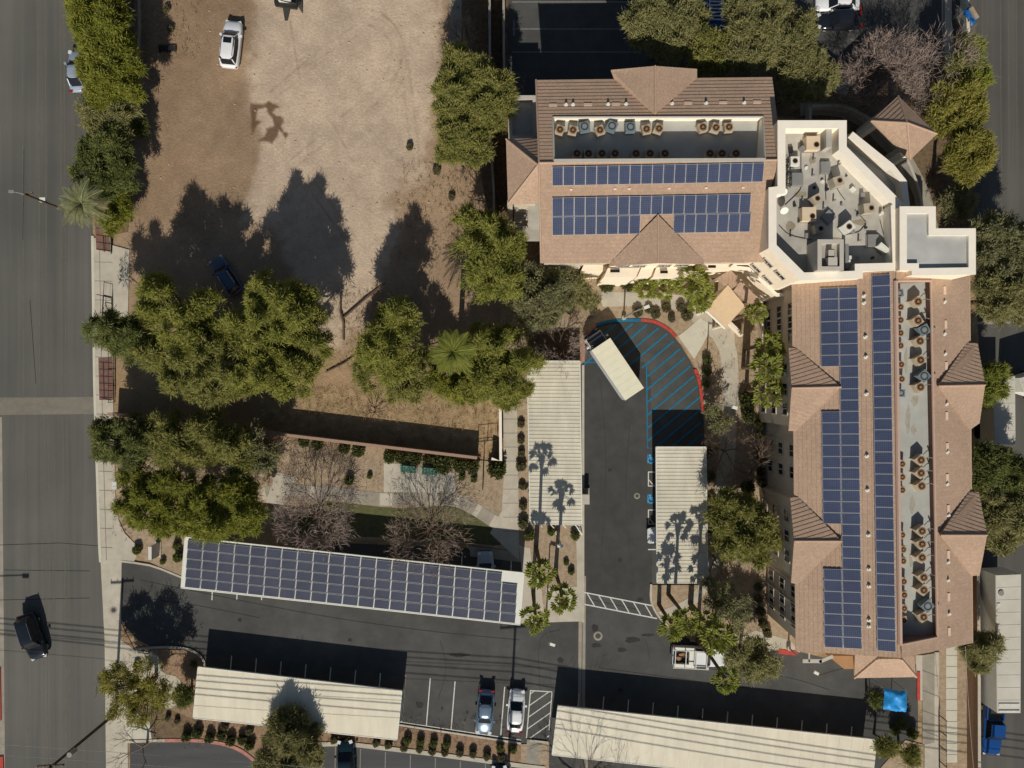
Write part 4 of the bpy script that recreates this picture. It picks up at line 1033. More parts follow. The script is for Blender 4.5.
simple_cp('ribbed carport beside the accessible stalls, east of the dark aisle', [(656,447),(706,447),(708,583),(657,583)], 2.8, M['carport2'], 37, 'x', 4, .9, 'y')
# small sloping wheel-stops / rails at the south end of the west ribbed carport
for i, x in enumerate((540,551,563,575)):
    pass
t = thing('trellis', 'white slanted brackets under the south edge of the west ribbed carport', 'bracket', P(556,526))
b = MB()
for x in (540,551,563,575): b.box(P(x,522.5,2.2)+Vector((0,-.25,0)),(.08,.9,.08),.75)
b.tube([P(577,527,1.2),P(582,535,.3)],.06,5)
b.build('bracket_bars', M['whitemetal'], t)
# ============================================================ WALLS AND FENCES
def wallthing(name, label, cat, pts, h, w, m, capm=None, zb=0, closed=False):
    c = gp(pts[0][0], pts[0][1], 0); t = thing(name, label, cat, c)
    b = MB(); strip_into(b, pts, h+zb, w, h+.05); b.build('wall_body', m, t)
    if capm: b = MB(); strip_into(b, pts, h+zb+.06, w+.10, .055); b.build('coping', capm, t)
    return t
wallthing('block_wall','long pinkish block wall between the dirt lot and the garden','wall',[(118,413),(256,429.5),(478,456)],1.9,.2,M['blockwall'],M['wallcap'])
wallthing('block_wall','pale wall stub turning the corner beside the long concrete walk','wall',[(500.5,398),(501,459),(492,457)],1.7,.18,M['blockwall'],M['trim'])
wallthing('block_wall','tall brown block wall with pale coping along the east alley','wall',[(966,560),(967,640),(967.5,800)],1.9,.2,mat('brown_block',S(150,118,92),scale=4,var=.12,bump=.3,bscale=12),M['conc'])
wallthing('block_wall','thin pale wall beside the dirt lot, west of the north wing','wall',[(489.5,-60),(491,150),(494,192),(495,250)],1.6,.14,M['blockwall'],M['conc2'])
wallthing('block_wall','bluish low wall nearest the west end of the north parking lot','wall',[(503.5,-60),(504,60),(505,112)],1.6,.14,M['blockwall'],M['conc2'])
wallthing('kerb_wall','white rail on the kerb beside the blue tarp on the east street','wall',[(960,-60),(962,28),(963,44)],1.0,.32,M['conc_white'])
wallthing('block_wall','low tan wall along the street edge behind the long hedge','wall',[(139,-60),(141,28),(139,72)],.5,.12,M['conc2'])
def fence(label, pts, h, m, n, name='railing'):
    t = thing(name, label, 'fence', gp(*pts[0], 0)); q = [gp(x,y,0) for x,y in pts]
    for z_ in (h*.15, h*.95):
        b = MB(); b.tube([p+Vector((0,0,z_)) for p in q], .03, 4); b.build('rail', m, t)
    segs = list(zip(q, q[1:])); L_ = sum((c-a).length for a, c in segs)
    for k in range(n+1):
        d = L_*k/n; 
        for a, c in segs:
            l = (c-a).length
            if d <= l+1e-6: p = a.lerp(c, min(1,d/l)); break
            d -= l
        bb_ = MB(); bb_.box((p.x,p.y,h/2),(.07,.07,h)); bb_.build('post', m, t)
    b = MB()
    for a, c in segs:
        l = (c-a).length; k = int(l/.35)
        for i in range(k): p = a.lerp(c,(i+.5)/k); b.tube([p+Vector((0,0,.1)),p+Vector((0,0,h*.95))],.012,3)
    b.build('bars', m, t)
fence('dark iron railing along the street pavement beside the dirt lot', [(112,218),(112.5,252)], 1.3, M['shaft'], 2)
fence('dark iron railing beside the lower brick paving strip on the street', [(115,352),(115,402)], 1.3, M['shaft'], 3)
fence('dark open gate frame standing at the lot driveway', [(104,296),(112.5,298),(113,318)], 1.3, M['shaft'], 2, 'gate_frame')
fence('thin dark fence between the gravel strip and the cream walk at lower right', [(938,714),(938.5,790)], 1.5, M['shaft'], 5)
fence('dark fence posts along the garden east edge by the walk', [(484,456),(483,488)], 1.3, M['shaft'], 2)
fence('open metal fence at the end of the block wall', [(478,441),(497,439)], 1.4, M['shaft'], 2)
# ============================================================ LAMPS, POLES, WIRES
def lamp(label, x, y, h, adx, ady, heads=1):
    t = thing('street_lamp', label, 'street lamp', gp(x,y,0)); p = gp(x,y,0)
    b = MB(); b.tube([p,p+Vector((0,0,h))],[.09,.06],8); b.build('pole', M['steelgrey'], t)
    b = MB(); b.cyl(p,.24,.5,10); b.build('base', M['conc'], t)
    e = p+Vector((adx,ady,h+.1)); b = MB(); b.tube([p+Vector((0,0,h-.1)),e],.05,6); b.build('arm', M['steelgrey'], t)
    b = MB(); b.box(e,(.6,.32,.14),math.atan2(ady,adx),taper=.8); b.build('lamp_head', M['whitemetal'], t)
lamp('slim lamp post in the gravel north of the blue hatching', 623.5,318,6.6,1.2,.45)
lamp('slim lamp post at the red kerb east of the blue hatching', 704.5,402,6.6,1.1,-.35)
lamp('lamp post among the palms south of the palm bed', 546,621,6.4,.3,-.1)
lamp('lamp post in the gravel bed between the west ribbed carport and the palms', 557,532,6.4,-.1,0)
lamp('lamp post at the south-west corner of the east wing', 788,647,6.4,.2,-.1)
t = thing('street_lamp','curved arm lamp reaching over the street from the lower left edge','street lamp',gp(-32,690,0))
p = gp(-32,690,0); b = MB(); b.tube([p,p+Vector((0,0,8.4))],[.12,.08],8); b.build('pole', M['steelgrey'], t)
b = MB(); b.tube([p+Vector((0,0,8.4)),p+Vector((1.2,.3,9)),p+Vector((5.2,.3,9.1))],.05,6); b.build('arm', M['steelgrey'], t)
b = MB(); b.box(p+Vector((5.5,.3,9.05)),(.7,.3,.16)); b.build('lamp_head', M['steelgrey'], t)
def upole(label, x, y, h, arms, tilt=(0,0), r=.17):
    t = thing('utility_pole', label, 'utility pole', gp(x,y,0)); p = gp(x,y,0); top = p+Vector((tilt[0],tilt[1],h))
    b = MB(); b.tube([p,top],[r,r*.7],10); b.build('pole', M['wood'], t)
    for (zz, L_, ang) in arms:
        c = p.lerp(top, zz/h)+Vector((0,.16,0)); b = MB(); b.box(c,(L_,.12,.14),ang); a_ = b.build('crossarm', M['wood'], t)
        b = MB()
        for s in (-.48,-.2,.2,.48): b.cyl(c+Vector((math.cos(ang)*L_*s, math.sin(ang)*L_*s,.05)),.05,.2,6)
        b.build('insulators', M['steelgrey'], a_, loc=t.location)
    return t, p, top
up1, pa, ta = upole('leaning-looking wooden utility pole on the corner by the two parking entrances', 116,713,10.9,((10.6,2.4,.05),))
b = MB(); b.cyl(pa+Vector((.35,0,7.6)),.25,.9,10); b.build('transformer', M['steelgrey'], up1)
up2, pb, tb_ = upole('utility pole whose shadow falls across the white parked car', 506,813,15.4,((15.0,3.2,.08),))
up3, pc3, tc3 = upole('wooden pole with white fittings leaning out over the street from the feather palm', 88,219,9.8,((9.3,.9,.2),), r=.14)
b = MB(); b.tube([tc3,tc3+Vector((-.9,.2,.1))],.04,5); b.box(tc3+Vector((-1.1,.22,.1)),(.5,.25,.12)); b.build('lamp_arm', M['steelgrey'], up3)
b = MB(); b.box(pc3+Vector((-.3,.3,6.6)),(.7,.4,.3)); b.build('fitting', M['whitemetal'], up3)
up4, pd, td = upole('pale utility pole rising behind the east alley wall', 978,800,10.5,((10,2.2,0),))
def wire(label, a, c, sag, r=.022, m=None, grp=None):
    n = 14; pts = []
    for i in range(n+1):
        u = i/n; p = a.lerp(c,u); p.z -= sag*4*u*(1-u); pts.append(p)
    b = MB(); b.tube(pts, r, 4); return b.build('power_line', m or M['wire'], label=label, cat='power line', group=grp)
off = [(-1.1,.2),( -.4,.25),(.45,.2),(1.1,.2)]
G1 = 'overhead wires between the two lower utility poles'
LB = ['uppermost','second','third','lowest']
for i in range(4):
    ya = (617,621,628,631)[i]+KS*11.5/S0; yb = (658,664,672,681)[i]+KS*11.5/S0; yc = (744,750,758,767)[i]+KS*11.5/S0; yw = (606,611,617,620)[i]+KS*11.5/S0
    m_ = gp(510, yb, 11.5)
    wire('overhead wire, %s of four, shadowing the lower left carport and street'%LB[i], gp(-160,yw,11.8), m_, .35, .045)
    wire('overhead wire, %s of four, shadowing the bottom carport'%LB[i], m_, gp(1060,yc,11.8), .35, .045)
wire('thin pale cable crossing the lower left parking entrance', gp(-150,700,6.6), gp(560,752,6.8), .5, .018, M['wirelt'])
wire('lower pale cable crossing the lower left parking entrance', gp(-150,712,6.2), gp(560,764,6.4), .5, .016, M['wirelt'])
wire('pale cable crossing the northern part of the east alley', gp(970,322,5.5), gp(1100,318,6), .2, .02, M['wirelt'])
wire('thin pale cable running north over the blue pickup', gp(920,620,7.5), gp(935,800,7.5), .3, .018, M['wirelt'])
# ============================================================ VEHICLES
def glassm(): return M['glassdark']
LM = gloss('headlight_glass', S(210,212,210), .1); RM = gloss('taillight_red', S(150,30,24), .2); CH = gloss('chrome', S(170,172,172), .2, .7)
def car(label, cat, px, py, head, paint, L_=4.6, W_=1.82, Ht=1.5, kind='sedan', sunroof=False, name='parked_car', glass=None, group=None):
    t = thing(name, label, cat, gp(px,py,.03), math.radians(head), group, world=False)
    h2 = L_/2; bz = .88 if kind == 'sedan' else 1.0
    if kind == 'sedan': st = [(-h2,.70,.42,.62),(-h2+.12,.84,.30,.80),(-h2+.7,.96,.24,bz+.04),(-.9,1,.22,bz+.02),(.6,1,.22,bz),(h2-1.1,.98,.24,bz-.06),(h2-.35,.90,.26,.72),(h2-.05,.74,.34,.58),(h2,.62,.42,.52)]
    else: st = [(-h2,.80,.45,.95),(-h2+.10,.90,.32,1.02),(-h2+.5,.97,.28,bz+.04),(-.9,1,.26,bz+.02),(.6,1,.26,bz),(h2-1.0,.98,.26,bz-.03),(h2-.30,.91,.28,.86),(h2-.04,.76,.36,.68),(h2,.64,.45,.6)]
    vs = []; n = 10
    for (x, w, zb, zt) in st:
        hw = W_/2*w
        vs += [(x,-hw*.9,zb),(x,-hw,zb+.15),(x,-hw,zt-.22),(x,-hw*.95,zt-.07),(x,-hw*.72,zt),(x,hw*.72,zt),(x,hw*.95,zt-.07),(x,hw,zt-.22),(x,hw,zb+.15),(x,hw*.9,zb)]
    fs = []
    for i in range(len(st)-1):
        for k in range(n): fs.append((i*n+k, i*n+(k+1)%n, (i+1)*n+(k+1)%n, (i+1)*n+k))
    fs += [tuple(range(n-1,-1,-1)), tuple(range((len(st)-1)*n, len(st)*n))]
    b = MB(); b.grid(vs, fs); b.build('body', paint, t, smooth=True)
    # cabin
    if kind == 'sedan': g = [(-1.75,.60,.02),(-1.15,.80,.95),(-.3,.84,1.0),(.25,.80,.96),(1.05,.66,.0)]
    else: g = [(-2.1,.72,.05),(-1.8,.80,.93),(-.4,.84,1.0),(.35,.80,.96),(1.05,.68,.0)]
    sx = L_/4.6; hh = Ht-bz
    def ring(f, hw0, top):
        return [(f*sx,-W_/2*.90*(hw0/.84),bz-.03),(f*sx,-W_/2*hw0*.86,bz+hh*top),(f*sx,W_/2*hw0*.86,bz+hh*top),(f*sx,W_/2*.90*(hw0/.84),bz-.03)]
    vs = []
    for f, w, tp in g: vs += ring(f, w, tp)
    fs = []
    for i in range(len(g)-1):
        for k in range(3): fs.append((i*4+k, i*4+k+1, (i+1)*4+k+1, (i+1)*4+k))
    fs += [(0,1,2,3), tuple(range((len(g)-1)*4+3,(len(g)-1)*4-1,-1))]
    b = MB(); b.grid(vs, fs); b.build('windows', glass or M['glassdark'], t)
    x0, x1 = (-1.12*sx, .25*sx) if kind == 'sedan' else (-1.82*sx, .36*sx)
    rw_ = W_*.36
    b = MB(); nu, nv = 8, 6; vs = []
    for i in range(nu+1):
        u = i/nu; ee = 1-.14*abs(2*u-1)**4
        for j in range(nv+1):
            v = 2*j/nv-1; vs.append((x0+(x1+.1-x0)*u, rw_*1.04*ee*v, Ht+.07-.05*v*v-.06*abs(2*u-1)**3-(.05 if abs(v)==1 or i in (0,nu) else 0)))
    b.grid(vs,[(i*(nv+1)+j,i*(nv+1)+j+1,(i+1)*(nv+1)+j+1,(i+1)*(nv+1)+j) for i in range(nu) for j in range(nv)])
    b.build('roof', paint, t, smooth=True)
    for s in (-1,1):
        b = MB(); b.tube([(x1+.0,s*rw_*.93,Ht-.02),(1.05*sx,s*W_*.40,bz+.03)],.045,5); b.build('pillar', paint, t)
        b = MB(); b.tube([(x0,s*rw_*.93,Ht-.02),(g[0][0]*sx+.1,s*W_*.37,bz+.03)],.06,5); b.build('pillar', paint, t)
    if sunroof: b = MB(); b.box((x1-.45,0,Ht+.065),(.55,.85,.02)); b.build('sunroof', M['glassdark'], t)
    for fx in (-1,1):
        for s in (-1,1):
            c = Vector((fx*L_*.3, s*(W_/2-.17), .33)); b = MB(); b.tube([c-Vector((0,.11,0)),c+Vector((0,.11,0))],.33,14); wo = b.build('wheel', M['rubber'], t)
            b = MB(); b.tube([c+Vector((0,s*.10,0)),c+Vector((0,s*.125,0))],.2,12); b.build('rim', M['steelgrey'], wo)
    for s in (-1,1):
        b = MB(); b.box((h2-.2,s*W_*.34,.68),(.34,.34,.12),-s*.35); b.build('headlight', LM, t)
        b = MB(); b.box((-h2+.07,s*W_*.36,.82),(.16,.36,.14),s*.2); b.build('taillight', RM, t)
        b = MB(); b.box((.75*sx,s*(W_/2+.09),1.0),(.2,.22,.14)); b.build('side_mirror', paint, t)
    if kind != 'sedan':
        b = MB()
        for s in (-1,1): b.tube([(x0+.3,s*rw_*.88,Ht+.08),(x1-.2,s*rw_*.88,Ht+.08)],.025,5)
        b.build('roof_rails', CH, t)
    return t
WHITE = gloss('car_white', S(225,225,222), .2); SILV = gloss('car_silver', S(172,182,194), .25, .35); BLUSIL = gloss('car_silver_blue', S(112,132,150), .22, .4)
BLK = gloss('car_black', S(30,33,40), .12); DGREY = gloss('car_dark_grey', S(60,64,72), .2, .3); BLUE = gloss('car_blue', S(26,74,134), .2, .1); BLUSHADE = gloss('car_light_blue', S(120,160,190), .25, .2)
car('white SUV with dark sunroof parked alone on the dirt lot', 'car', 234,47.5,84, WHITE, 4.95,1.95,1.68,'suv',True)
car('silver sedan half under the street hedge at the upper left', 'car', 81,74,93, SILV, 4.4,1.78,1.45)
car('black SUV driving down the street at lower left', 'car', 37,634,-72, BLK, 4.9,1.95,1.75,'suv',name='moving_car')
car('blue-silver sedan parked in an open stall left of the white sedan', 'car', 485.5,709,-94, BLUSIL, 4.7,1.8,1.45)
car('white sedan crossed by a pole shadow beside the hatched stall', 'car', 516,708,86, WHITE, 4.5,1.78,1.45)
car('dark car nosing up to the kerb in the lower parking row', 'car', 347.5,758,93, gloss('car_teal',S(22,40,48),.12), 4.5,1.8,1.45)
car('white car half hidden under the ribbed carport by the accessible stalls', 'car', 668,534,181, WHITE, 4.6,1.8,1.5)
car('shaded silver SUV parked under the trees on the dirt lot', 'car', 229,277,123, gloss('car_bluegrey',S(78,94,112),.25,.2), 4.4,1.8,1.6,'suv')
car('white car at the top edge of the north lot', 'car', 835,6,181, WHITE, 4.6,1.8,1.5)
car('black car parked below the white one in the north lot', 'car', 836,24,181, BLK, 4.6,1.85,1.5)
car('pale car mostly hidden under the solar carport near its east end', 'car', 486,571,92, gloss('car_pale',S(170,178,185),.25), 4.5,1.78,1.45)
car('dark car half shaded in the stall at the bottom near the utility pole', 'car', 500,783,92, BLK, 4.5,1.8,1.45)
# blue pickup
def pickup(label, px, py, head, paint, rack=False, L_=5.5, name='pickup_truck'):
    t = thing(name, label, 'pickup truck', gp(px,py,.03), math.radians(head), None, world=False); h2 = L_/2; W_ = 1.95
    b = MB()
    vs = []; st = [(-h2,.93,.5,1.0),(-h2+.1,.97,.45,1.05),(-.5,1,.4,1.08),(.8,1,.4,1.08),(h2-.9,.98,.4,1.05),(h2-.2,.9,.4,.98),(h2,.8,.5,.85)]; n = 8
    for (x,w_,zb,zt) in st:
        hw = W_/2*w_; vs += [(x,-hw*.92,zb),(x,-hw,zb+.15),(x,-hw,zt-.1),(x,-hw*.88,zt),(x,hw*.88,zt),(x,hw,zt-.1),(x,hw,zb+.15),(x,hw*.92,zb)]
    fs = [(i*n+k,i*n+(k+1)%n,(i+1)*n+(k+1)%n,(i+1)*n+k) for i in range(len(st)-1) for k in range(n)]+[tuple(range(n-1,-1,-1)),tuple(range((len(st)-1)*n,len(st)*n))]
    b.grid(vs, fs); b.build('body', paint, t)
    b = MB(); b.box((-h2+1.0,0,1.095),(1.8,1.5,.02)); b.build('cargo_bed', M['shaft'], t)
    b = MB()
    for s in (-1,1): b.box((-h2+1.0,s*.86,1.16),(1.95,.14,.16))
    b.box((-h2+.06,0,1.16),(.12,1.8,.16)); b.build('bed_sides', paint, t)
    b = MB(); vs = [(-.75,-.85,1.05),(-.6,-.74,1.72),(.6,-.74,1.74),(1.25,-.85,1.06),(-.75,.85,1.05),(-.6,.74,1.72),(.6,.74,1.74),(1.25,.85,1.06)]
    b.grid(vs,[(0,1,2,3),(7,6,5,4),(0,4,5,1),(1,5,6,2),(2,6,7,3)]); b.build('windows', M['glassdark'], t)
    b = MB(); b.prism([Vector(p) for p in ((-.62,-.74,1.78),(.62,-.72,1.78),(.62,.72,1.78),(-.62,.74,1.78))],.06); b.build('roof', paint, t)
    for fx in (-1,1):
        for s in (-1,1):
            c = Vector((fx*L_*.31,s*(W_/2-.17),.38)); b = MB(); b.tube([c-Vector((0,.12,0)),c+Vector((0,.12,0))],.38,14); wo = b.build('wheel',M['rubber'],t)
            b = MB(); b.tube([c+Vector((0,s*.11,0)),c+Vector((0,s*.135,0))],.22,12); b.build('rim', CH, wo)
    for s in (-1,1):
        b = MB(); b.box((h2-.1,s*.72,.85),(.2,.3,.16)); b.build('headlight', LM, t)
        b = MB(); b.box((-h2+.02,s*.88,.9),(.1,.14,.3)); b.build('taillight', RM, t)
        b = MB(); b.box((.95,s*1.1,1.2),(.16,.26,.2)); b.build('side_mirror', paint, t)
    if rack:
        b = MB()
        for x in (-h2+.1,-h2+1.2,-.5,.6): b.tube([(x,-.95,1.1),(x,-.9,2.0),(x,.9,2.0),(x,.95,1.1)],.05,5)
        for s in (-1,1): b.tube([(-h2-.1,s*.9,2.0),(.8,s*.9,2.0)],.05,5)
        b.build('ladder_rack', M['whitemetal'], t)
        b = MB()
        for s in (-1,1): b.box((-h2+1.15,s*.86,1.3),(2.2,.34,.42))
        b.box((-.85,0,1.3),(.5,1.5,.5)); b.build('tool_box', M['whitemetal'], t)
        b = MB(); b.box((-h2+1.0,.15,1.2),(.7,.4,.2),.3); b.box((-h2+.6,-.2,1.2),(.4,.5,.15),.9); b.build('cargo', M['rust'], t)
    return t
pickup('white work pickup with ladder rack parked beneath the palms', 696,653,-3, WHITE, True)
pickup('blue pickup truck in the alley south of the long white trailer', 987,723,-94, BLUE, False, 5.7)
# box truck with cab
t = thing('box_truck','white box truck standing askew across the dark aisle','box truck',gp(612,367,.03), math.radians(90+34), None, world=False)
b = MB(); b.box((-.35,0,1.65),(6.1,2.25,2.1)); b.build('cargo_box', WHITE, t)
b = MB(); b.box((-.35,0,2.715),(6.14,2.29,.03)); 
for k in range(1,8): b.box((-3.4+k*.76,0,2.735),(.03,2.2,.02))
b.build('box_roof', mat('box_roof_cream', S(226,220,192), var=.03), t)
b = MB(); b.box((3.3,0,1.05),(1.4,2.0,1.2),taper=.92); b.build('cab', WHITE, t)
b = MB(); b.box((3.25,0,1.8),(1.2,1.8,.5),taper=.85); b.build('windscreen', M['glassdark'], t)
b = MB(); b.box((3.15,0,2.09),(.8,1.45,.06)); b.build('cab_roof', DGREY, t)
b = MB(); b.box((3.9,0,.75),(.7,1.8,.6),taper=.9); b.build('hood', DGREY, t)
for s in (-1,1):
    b = MB(); b.box((3.1,s*1.2,1.6),(.2,.22,.35)); b.build('side_mirror', WHITE, t)
    b = MB(); b.box((4.26,s*.7,.8),(.06,.3,.2)); b.build('headlight', LM, t)
    b = MB(); b.box((-.35,s*1.15,.55),(5.6,.08,.12)); b.build('side_rail', CH, t)
    for x in (-2.2, 3.2):
        c = Vector((x,s*.95,.45)); b = MB(); b.tube([c-Vector((0,.15,0)),c+Vector((0,.15,0))],.45,14); b.build('wheel',M['rubber'],t)
# long trailer in the alley and smaller one
def trailer(label, quad, z, zb=1.1, m=None, name='trailer'):
    q = PL(quad, z); c = sum(q, Vector((0,0,0)))/4; t = thing(name, label, 'trailer', Vector((c.x,c.y,0)))
    b = MB(); b.prism(q, z-zb); b.build('body', M['whitemetal'], t)
    b = MB(); qq = inset(q, .03); b.prism([p+Vector((0,0,.035)) for p in qq], .03)
    d = (q[3]-q[0]); n = max(3, int(d.length/1.2))
    for k in range(1, n): a = qq[0].lerp(qq[3],k/n); e = qq[1].lerp(qq[2],k/n); b.box((a+e)/2+Vector((0,0,.045)),((e-a).length*.97,.03,.02),math.atan2(e.y-a.y,e.x-a.x))
    b.build('roof', m or M['trailer'], t)
    for u in (.15,.8,.88):
        for v in (.1,.9):
            p = q[0].lerp(q[3],u).lerp(q[1].lerp(q[2],u),v); b = MB(); b.tube([(p.x-.13,p.y,.5),(p.x+.13,p.y,.5)],.5,12); b.build('wheel',M['rubber'],t)
    return t, q
t, q = trailer('long pale semi trailer parked in the alley behind the east wing', [(995.5,575),(1021,574),(1020.5,713),(997,713)], 3.8)
b = MB(); p = P(1001,593,3.87); b.cyl(p,.28,.06,14); b.build('roof_vent', M['steelgrey'], t)
b = MB(); b.box(P(998.5,605,3.87),(.32,.32,.08)); b.build('roof_patch', M['white_paint'], t)
b = MB(); b.box(P(1009,705,3.86),(2.1,.3,.1)); b.box(P(1009,711,3.86),(2.1,.12,.12)); b.build('roof_edge', M['white_paint'], t)
trailer('short white roofed trailer under a small tree in the east alley', [(993,376),(1015,376),(1015.5,445),(994,444)], 3.2)
tb2, q2 = trailer('white trailer tail showing at the right edge of the alley', [(1019,378),(1045,370),(1050,400),(1024,392)], 3.2)
# utility trailer with gear at top of dirt lot
t = thing('utility_trailer','dark utility trailer with folded ramps at the top of the dirt lot','trailer',gp(289,6,0))
b = MB(); b.box(gp(289,3,.55),(2.3,1.6,.3),-.15); b.build('deck', M['shaft'], t)
b = MB()
for x0,y0,x1,y1 in ((278,4,299,9),(280,-2,300,1),(278,4,280,-4),(299,9,301,-2)): b.tube([gp(x0,y0,1.0),gp(x1,y1,1.0)],.07,5)
b.build('side_rails', M['shaft'], t)
b = MB(); b.box(gp(288,2,.85),(1.3,.9,.4),-.1); b.build('cargo', M['whitemetal'], t)
b = MB(); b.face([gp(284,9,.5),gp(291,11,.5),gp(288,21,.06),gp(285,21,.06)]); b.face([gp(297,6,.5),gp(303,4,.5),gp(303,14,.06)]); b.build('ramps', M['shaft'], t)
for s in (-1,1): b = MB(); c = gp(289,4,.35)+Vector((s*1.25,0,0)); b.tube([c-Vector((.1,0,0)),c+Vector((.1,0,0))],.34,12); b.build('wheel',M['rubber'],t)
# equipment truck at the top
t = thing('boat_trailer','blue trailer carrying white racks at the top edge of the north lot','trailer',gp(712,12,0))
b = MB(); b.box(gp(711,14,1.0),(2.0,4.6,.2)); b.build('deck', M['tarp2'], t)
b = MB()
for k in range(9): b.box(gp(713,-2+3.6*k,1.35+.02*k),(1.5,.12,.12),random.uniform(-.06,.06))
for x in (706,718): b.tube([gp(x,-4,1.4),gp(x,28,1.4)],.06,5)
b.build('rack', M['whitemetal'], t)
for x in (702,721): b = MB(); c = gp(x,14,.4); b.tube([c-Vector((.12,0,0)),c+Vector((.12,0,0))],.4,12); b.build('wheel',M['rubber'],t)
# tarps
def tarp(name, label, pts, z, m, seed, n=12, hz=.35, cat='tarp'):
    r = random.Random(seed); q = PL(pts, z); b = MB(); vs = []
    for j in range(n+1):
        for i in range(n+1):
            u, v = i/n, j/n; p = q[0].lerp(q[1],u).lerp(q[3].lerp(q[2],u),v); e = min(u,1-u,v,1-v)
            vs.append(p+Vector((r.uniform(-.05,.05),r.uniform(-.05,.05),-hz*max(0,.12-e)*8+.14*math.sin(u*9+seed)*math.sin(v*7)+r.uniform(-.05,.05))))
    b.grid(vs,[(j*(n+1)+i,j*(n+1)+i+1,(j+1)*(n+1)+i+1,(j+1)*(n+1)+i) for j in range(n) for i in range(n)])
    t = thing(name, label, cat, Vector((q[0].x,q[0].y,0))); b.build('canopy', m, t, smooth=True)
    b = MB()
    for p in q: b.tube([(p.x*.995,p.y*.995,0),(p.x*.995,p.y*.995,z-.3)],.04,5)
    b.build('poles', M['steelgrey'], t); return t
tarp('shade_canopy','rumpled bright blue tarp canopy south of the east wing',[(886,690),(909,693),(908,714),(885,711)],2.9,M['tarp'],3)
tarp('shade_canopy','blue tarp with a tan patch at the edge of the east street',[(964,10),(972,5),(981,16),(973,25)],1.8,M['tarp2'],5,10,.2)
t = thing('tarp_load','tan bundle lying on the blue tarp by the east street','bundle',P(973,13,1.9)); b = MB(); b.box(P(974,13,1.98),(.35,1.3,.22),.55); b.build('bundle', M['gravel'], t)
# furniture and small items
for i, (x, y, l) in enumerate(((409,469,'green metal bench at the west end of the patio'),(430,471,'green metal bench at the east end of the patio'))):
    t = thing('garden_bench', l, 'bench', gp(x,y,.1)); c = gp(x,y,.1)
    b = MB()
    for k in range(4): b.box(c+Vector((0,-.25+.15*k,.45)),(1.6,.12,.04),-.08)
    b.build('seat', M['green_bench'], t)
    b = MB(); b.box(c+Vector((0,.42,.7)),(1.6,.06,.45),-.08); b.build('backrest', M['green_bench'], t)
    for s in (-1,1): b = MB(); b.box(c+Vector((s*.7,.05,.22)),(.06,.8,.44)); b.build('leg', M['shaft'], t)
for x, y, l in ((168,49,'dark timber pallet lying on the brown dirt'),):
    t = thing('pallet', l, 'pallet', gp(x,y,0)); b = MB()
    for k in range(5): b.box(gp(x,y-2.8+1.4*k,.16),(1.9,.10,.05),.03)
    b.build('boards', M['shaft'], t)
    b = MB()
    for k in (-1,0,1): b.box(gp(x+8*k,y,.07),(.12,.8,.12)); 
    b.build('bearers', M['wood'], t)
t = thing('sign','white entrance sign slab standing in the bed by the north driveway','sign',gp(159,549,.08)); b = MB(); b.box(gp(159,549,1.0),(.35,1.35,1.8)); b.build('sign_slab', M['white_paint'], t); b = MB(); b.box(gp(159,549,.15),(.6,1.6,.2)); b.build('plinth', M['conc'], t)
t = thing('utility_box','white utility cabinet on the pavement under the street trees','utility box',gp(120,482,.1)); b = MB(); b.box(gp(120,484,.6),(.5,.8,1.0)); b.build('cabinet', M['white_paint'], t); b = MB(); b.box(gp(120,484,.13),(.7,1.0,.1)); b.build('pad', M['conc'], t)
t = thing('planter_box','low grey green planter edge beside the west ribbed carport','kerb box',gp(585,492,0)); b = MB(); b.box(gp(585,496,.15),(.9,1.7,.3)); b.build('block', M['conc2'], t)
t = thing('shed','dark box standing at the east side of the west ribbed carport','cabinet',gp(585,484,0)); b = MB(); b.box(gp(584,497,.75),(.7,.9,1.5)); b.build('cabinet', M['conc2'], t); b = MB(); b.box(gp(584,497,1.53),(.8,1.0,.06)); b.build('lid', M['greytrim'], t)
t = thing('fallen_branch','long forked dead branch lying on the dirt between the tree groups','branch',gp(345,310,0)); b = MB()
b.tube([gp(344,340,.1),gp(344,322,.2),gp(341,312,.3),gp(341,295,.2)],[.12,.13,.1,.05],6); b.tube([gp(344,318,.2),gp(365,300,.3),(gp(386,283,.2))],[.12,.09,.04],6); b.build('limb', M['bark'], t)
t = thing('fallen_branch','thin dead branch lying across the dry scrub','branch',gp(340,368,0)); b = MB()
b.tube([gp(326,372,.1),gp(345,363,.2),gp(360,352,.1)],[.09,.08,.04],6); b.build('limb', M['bark'], t)
b = MB()
for i in range(160):
    x = random.uniform(150,470); y = random.uniform(10,430); s = random.uniform(.04,.14); p = gp(x,y,.02+s*.3); b.box(p,(s*1.5,s,s*.8),random.random()*3,taper=.6)
b.build('scattered_stones', M['dirt_light'], kind='stuff', label='small stones scattered over the dirt lot', cat='stones')
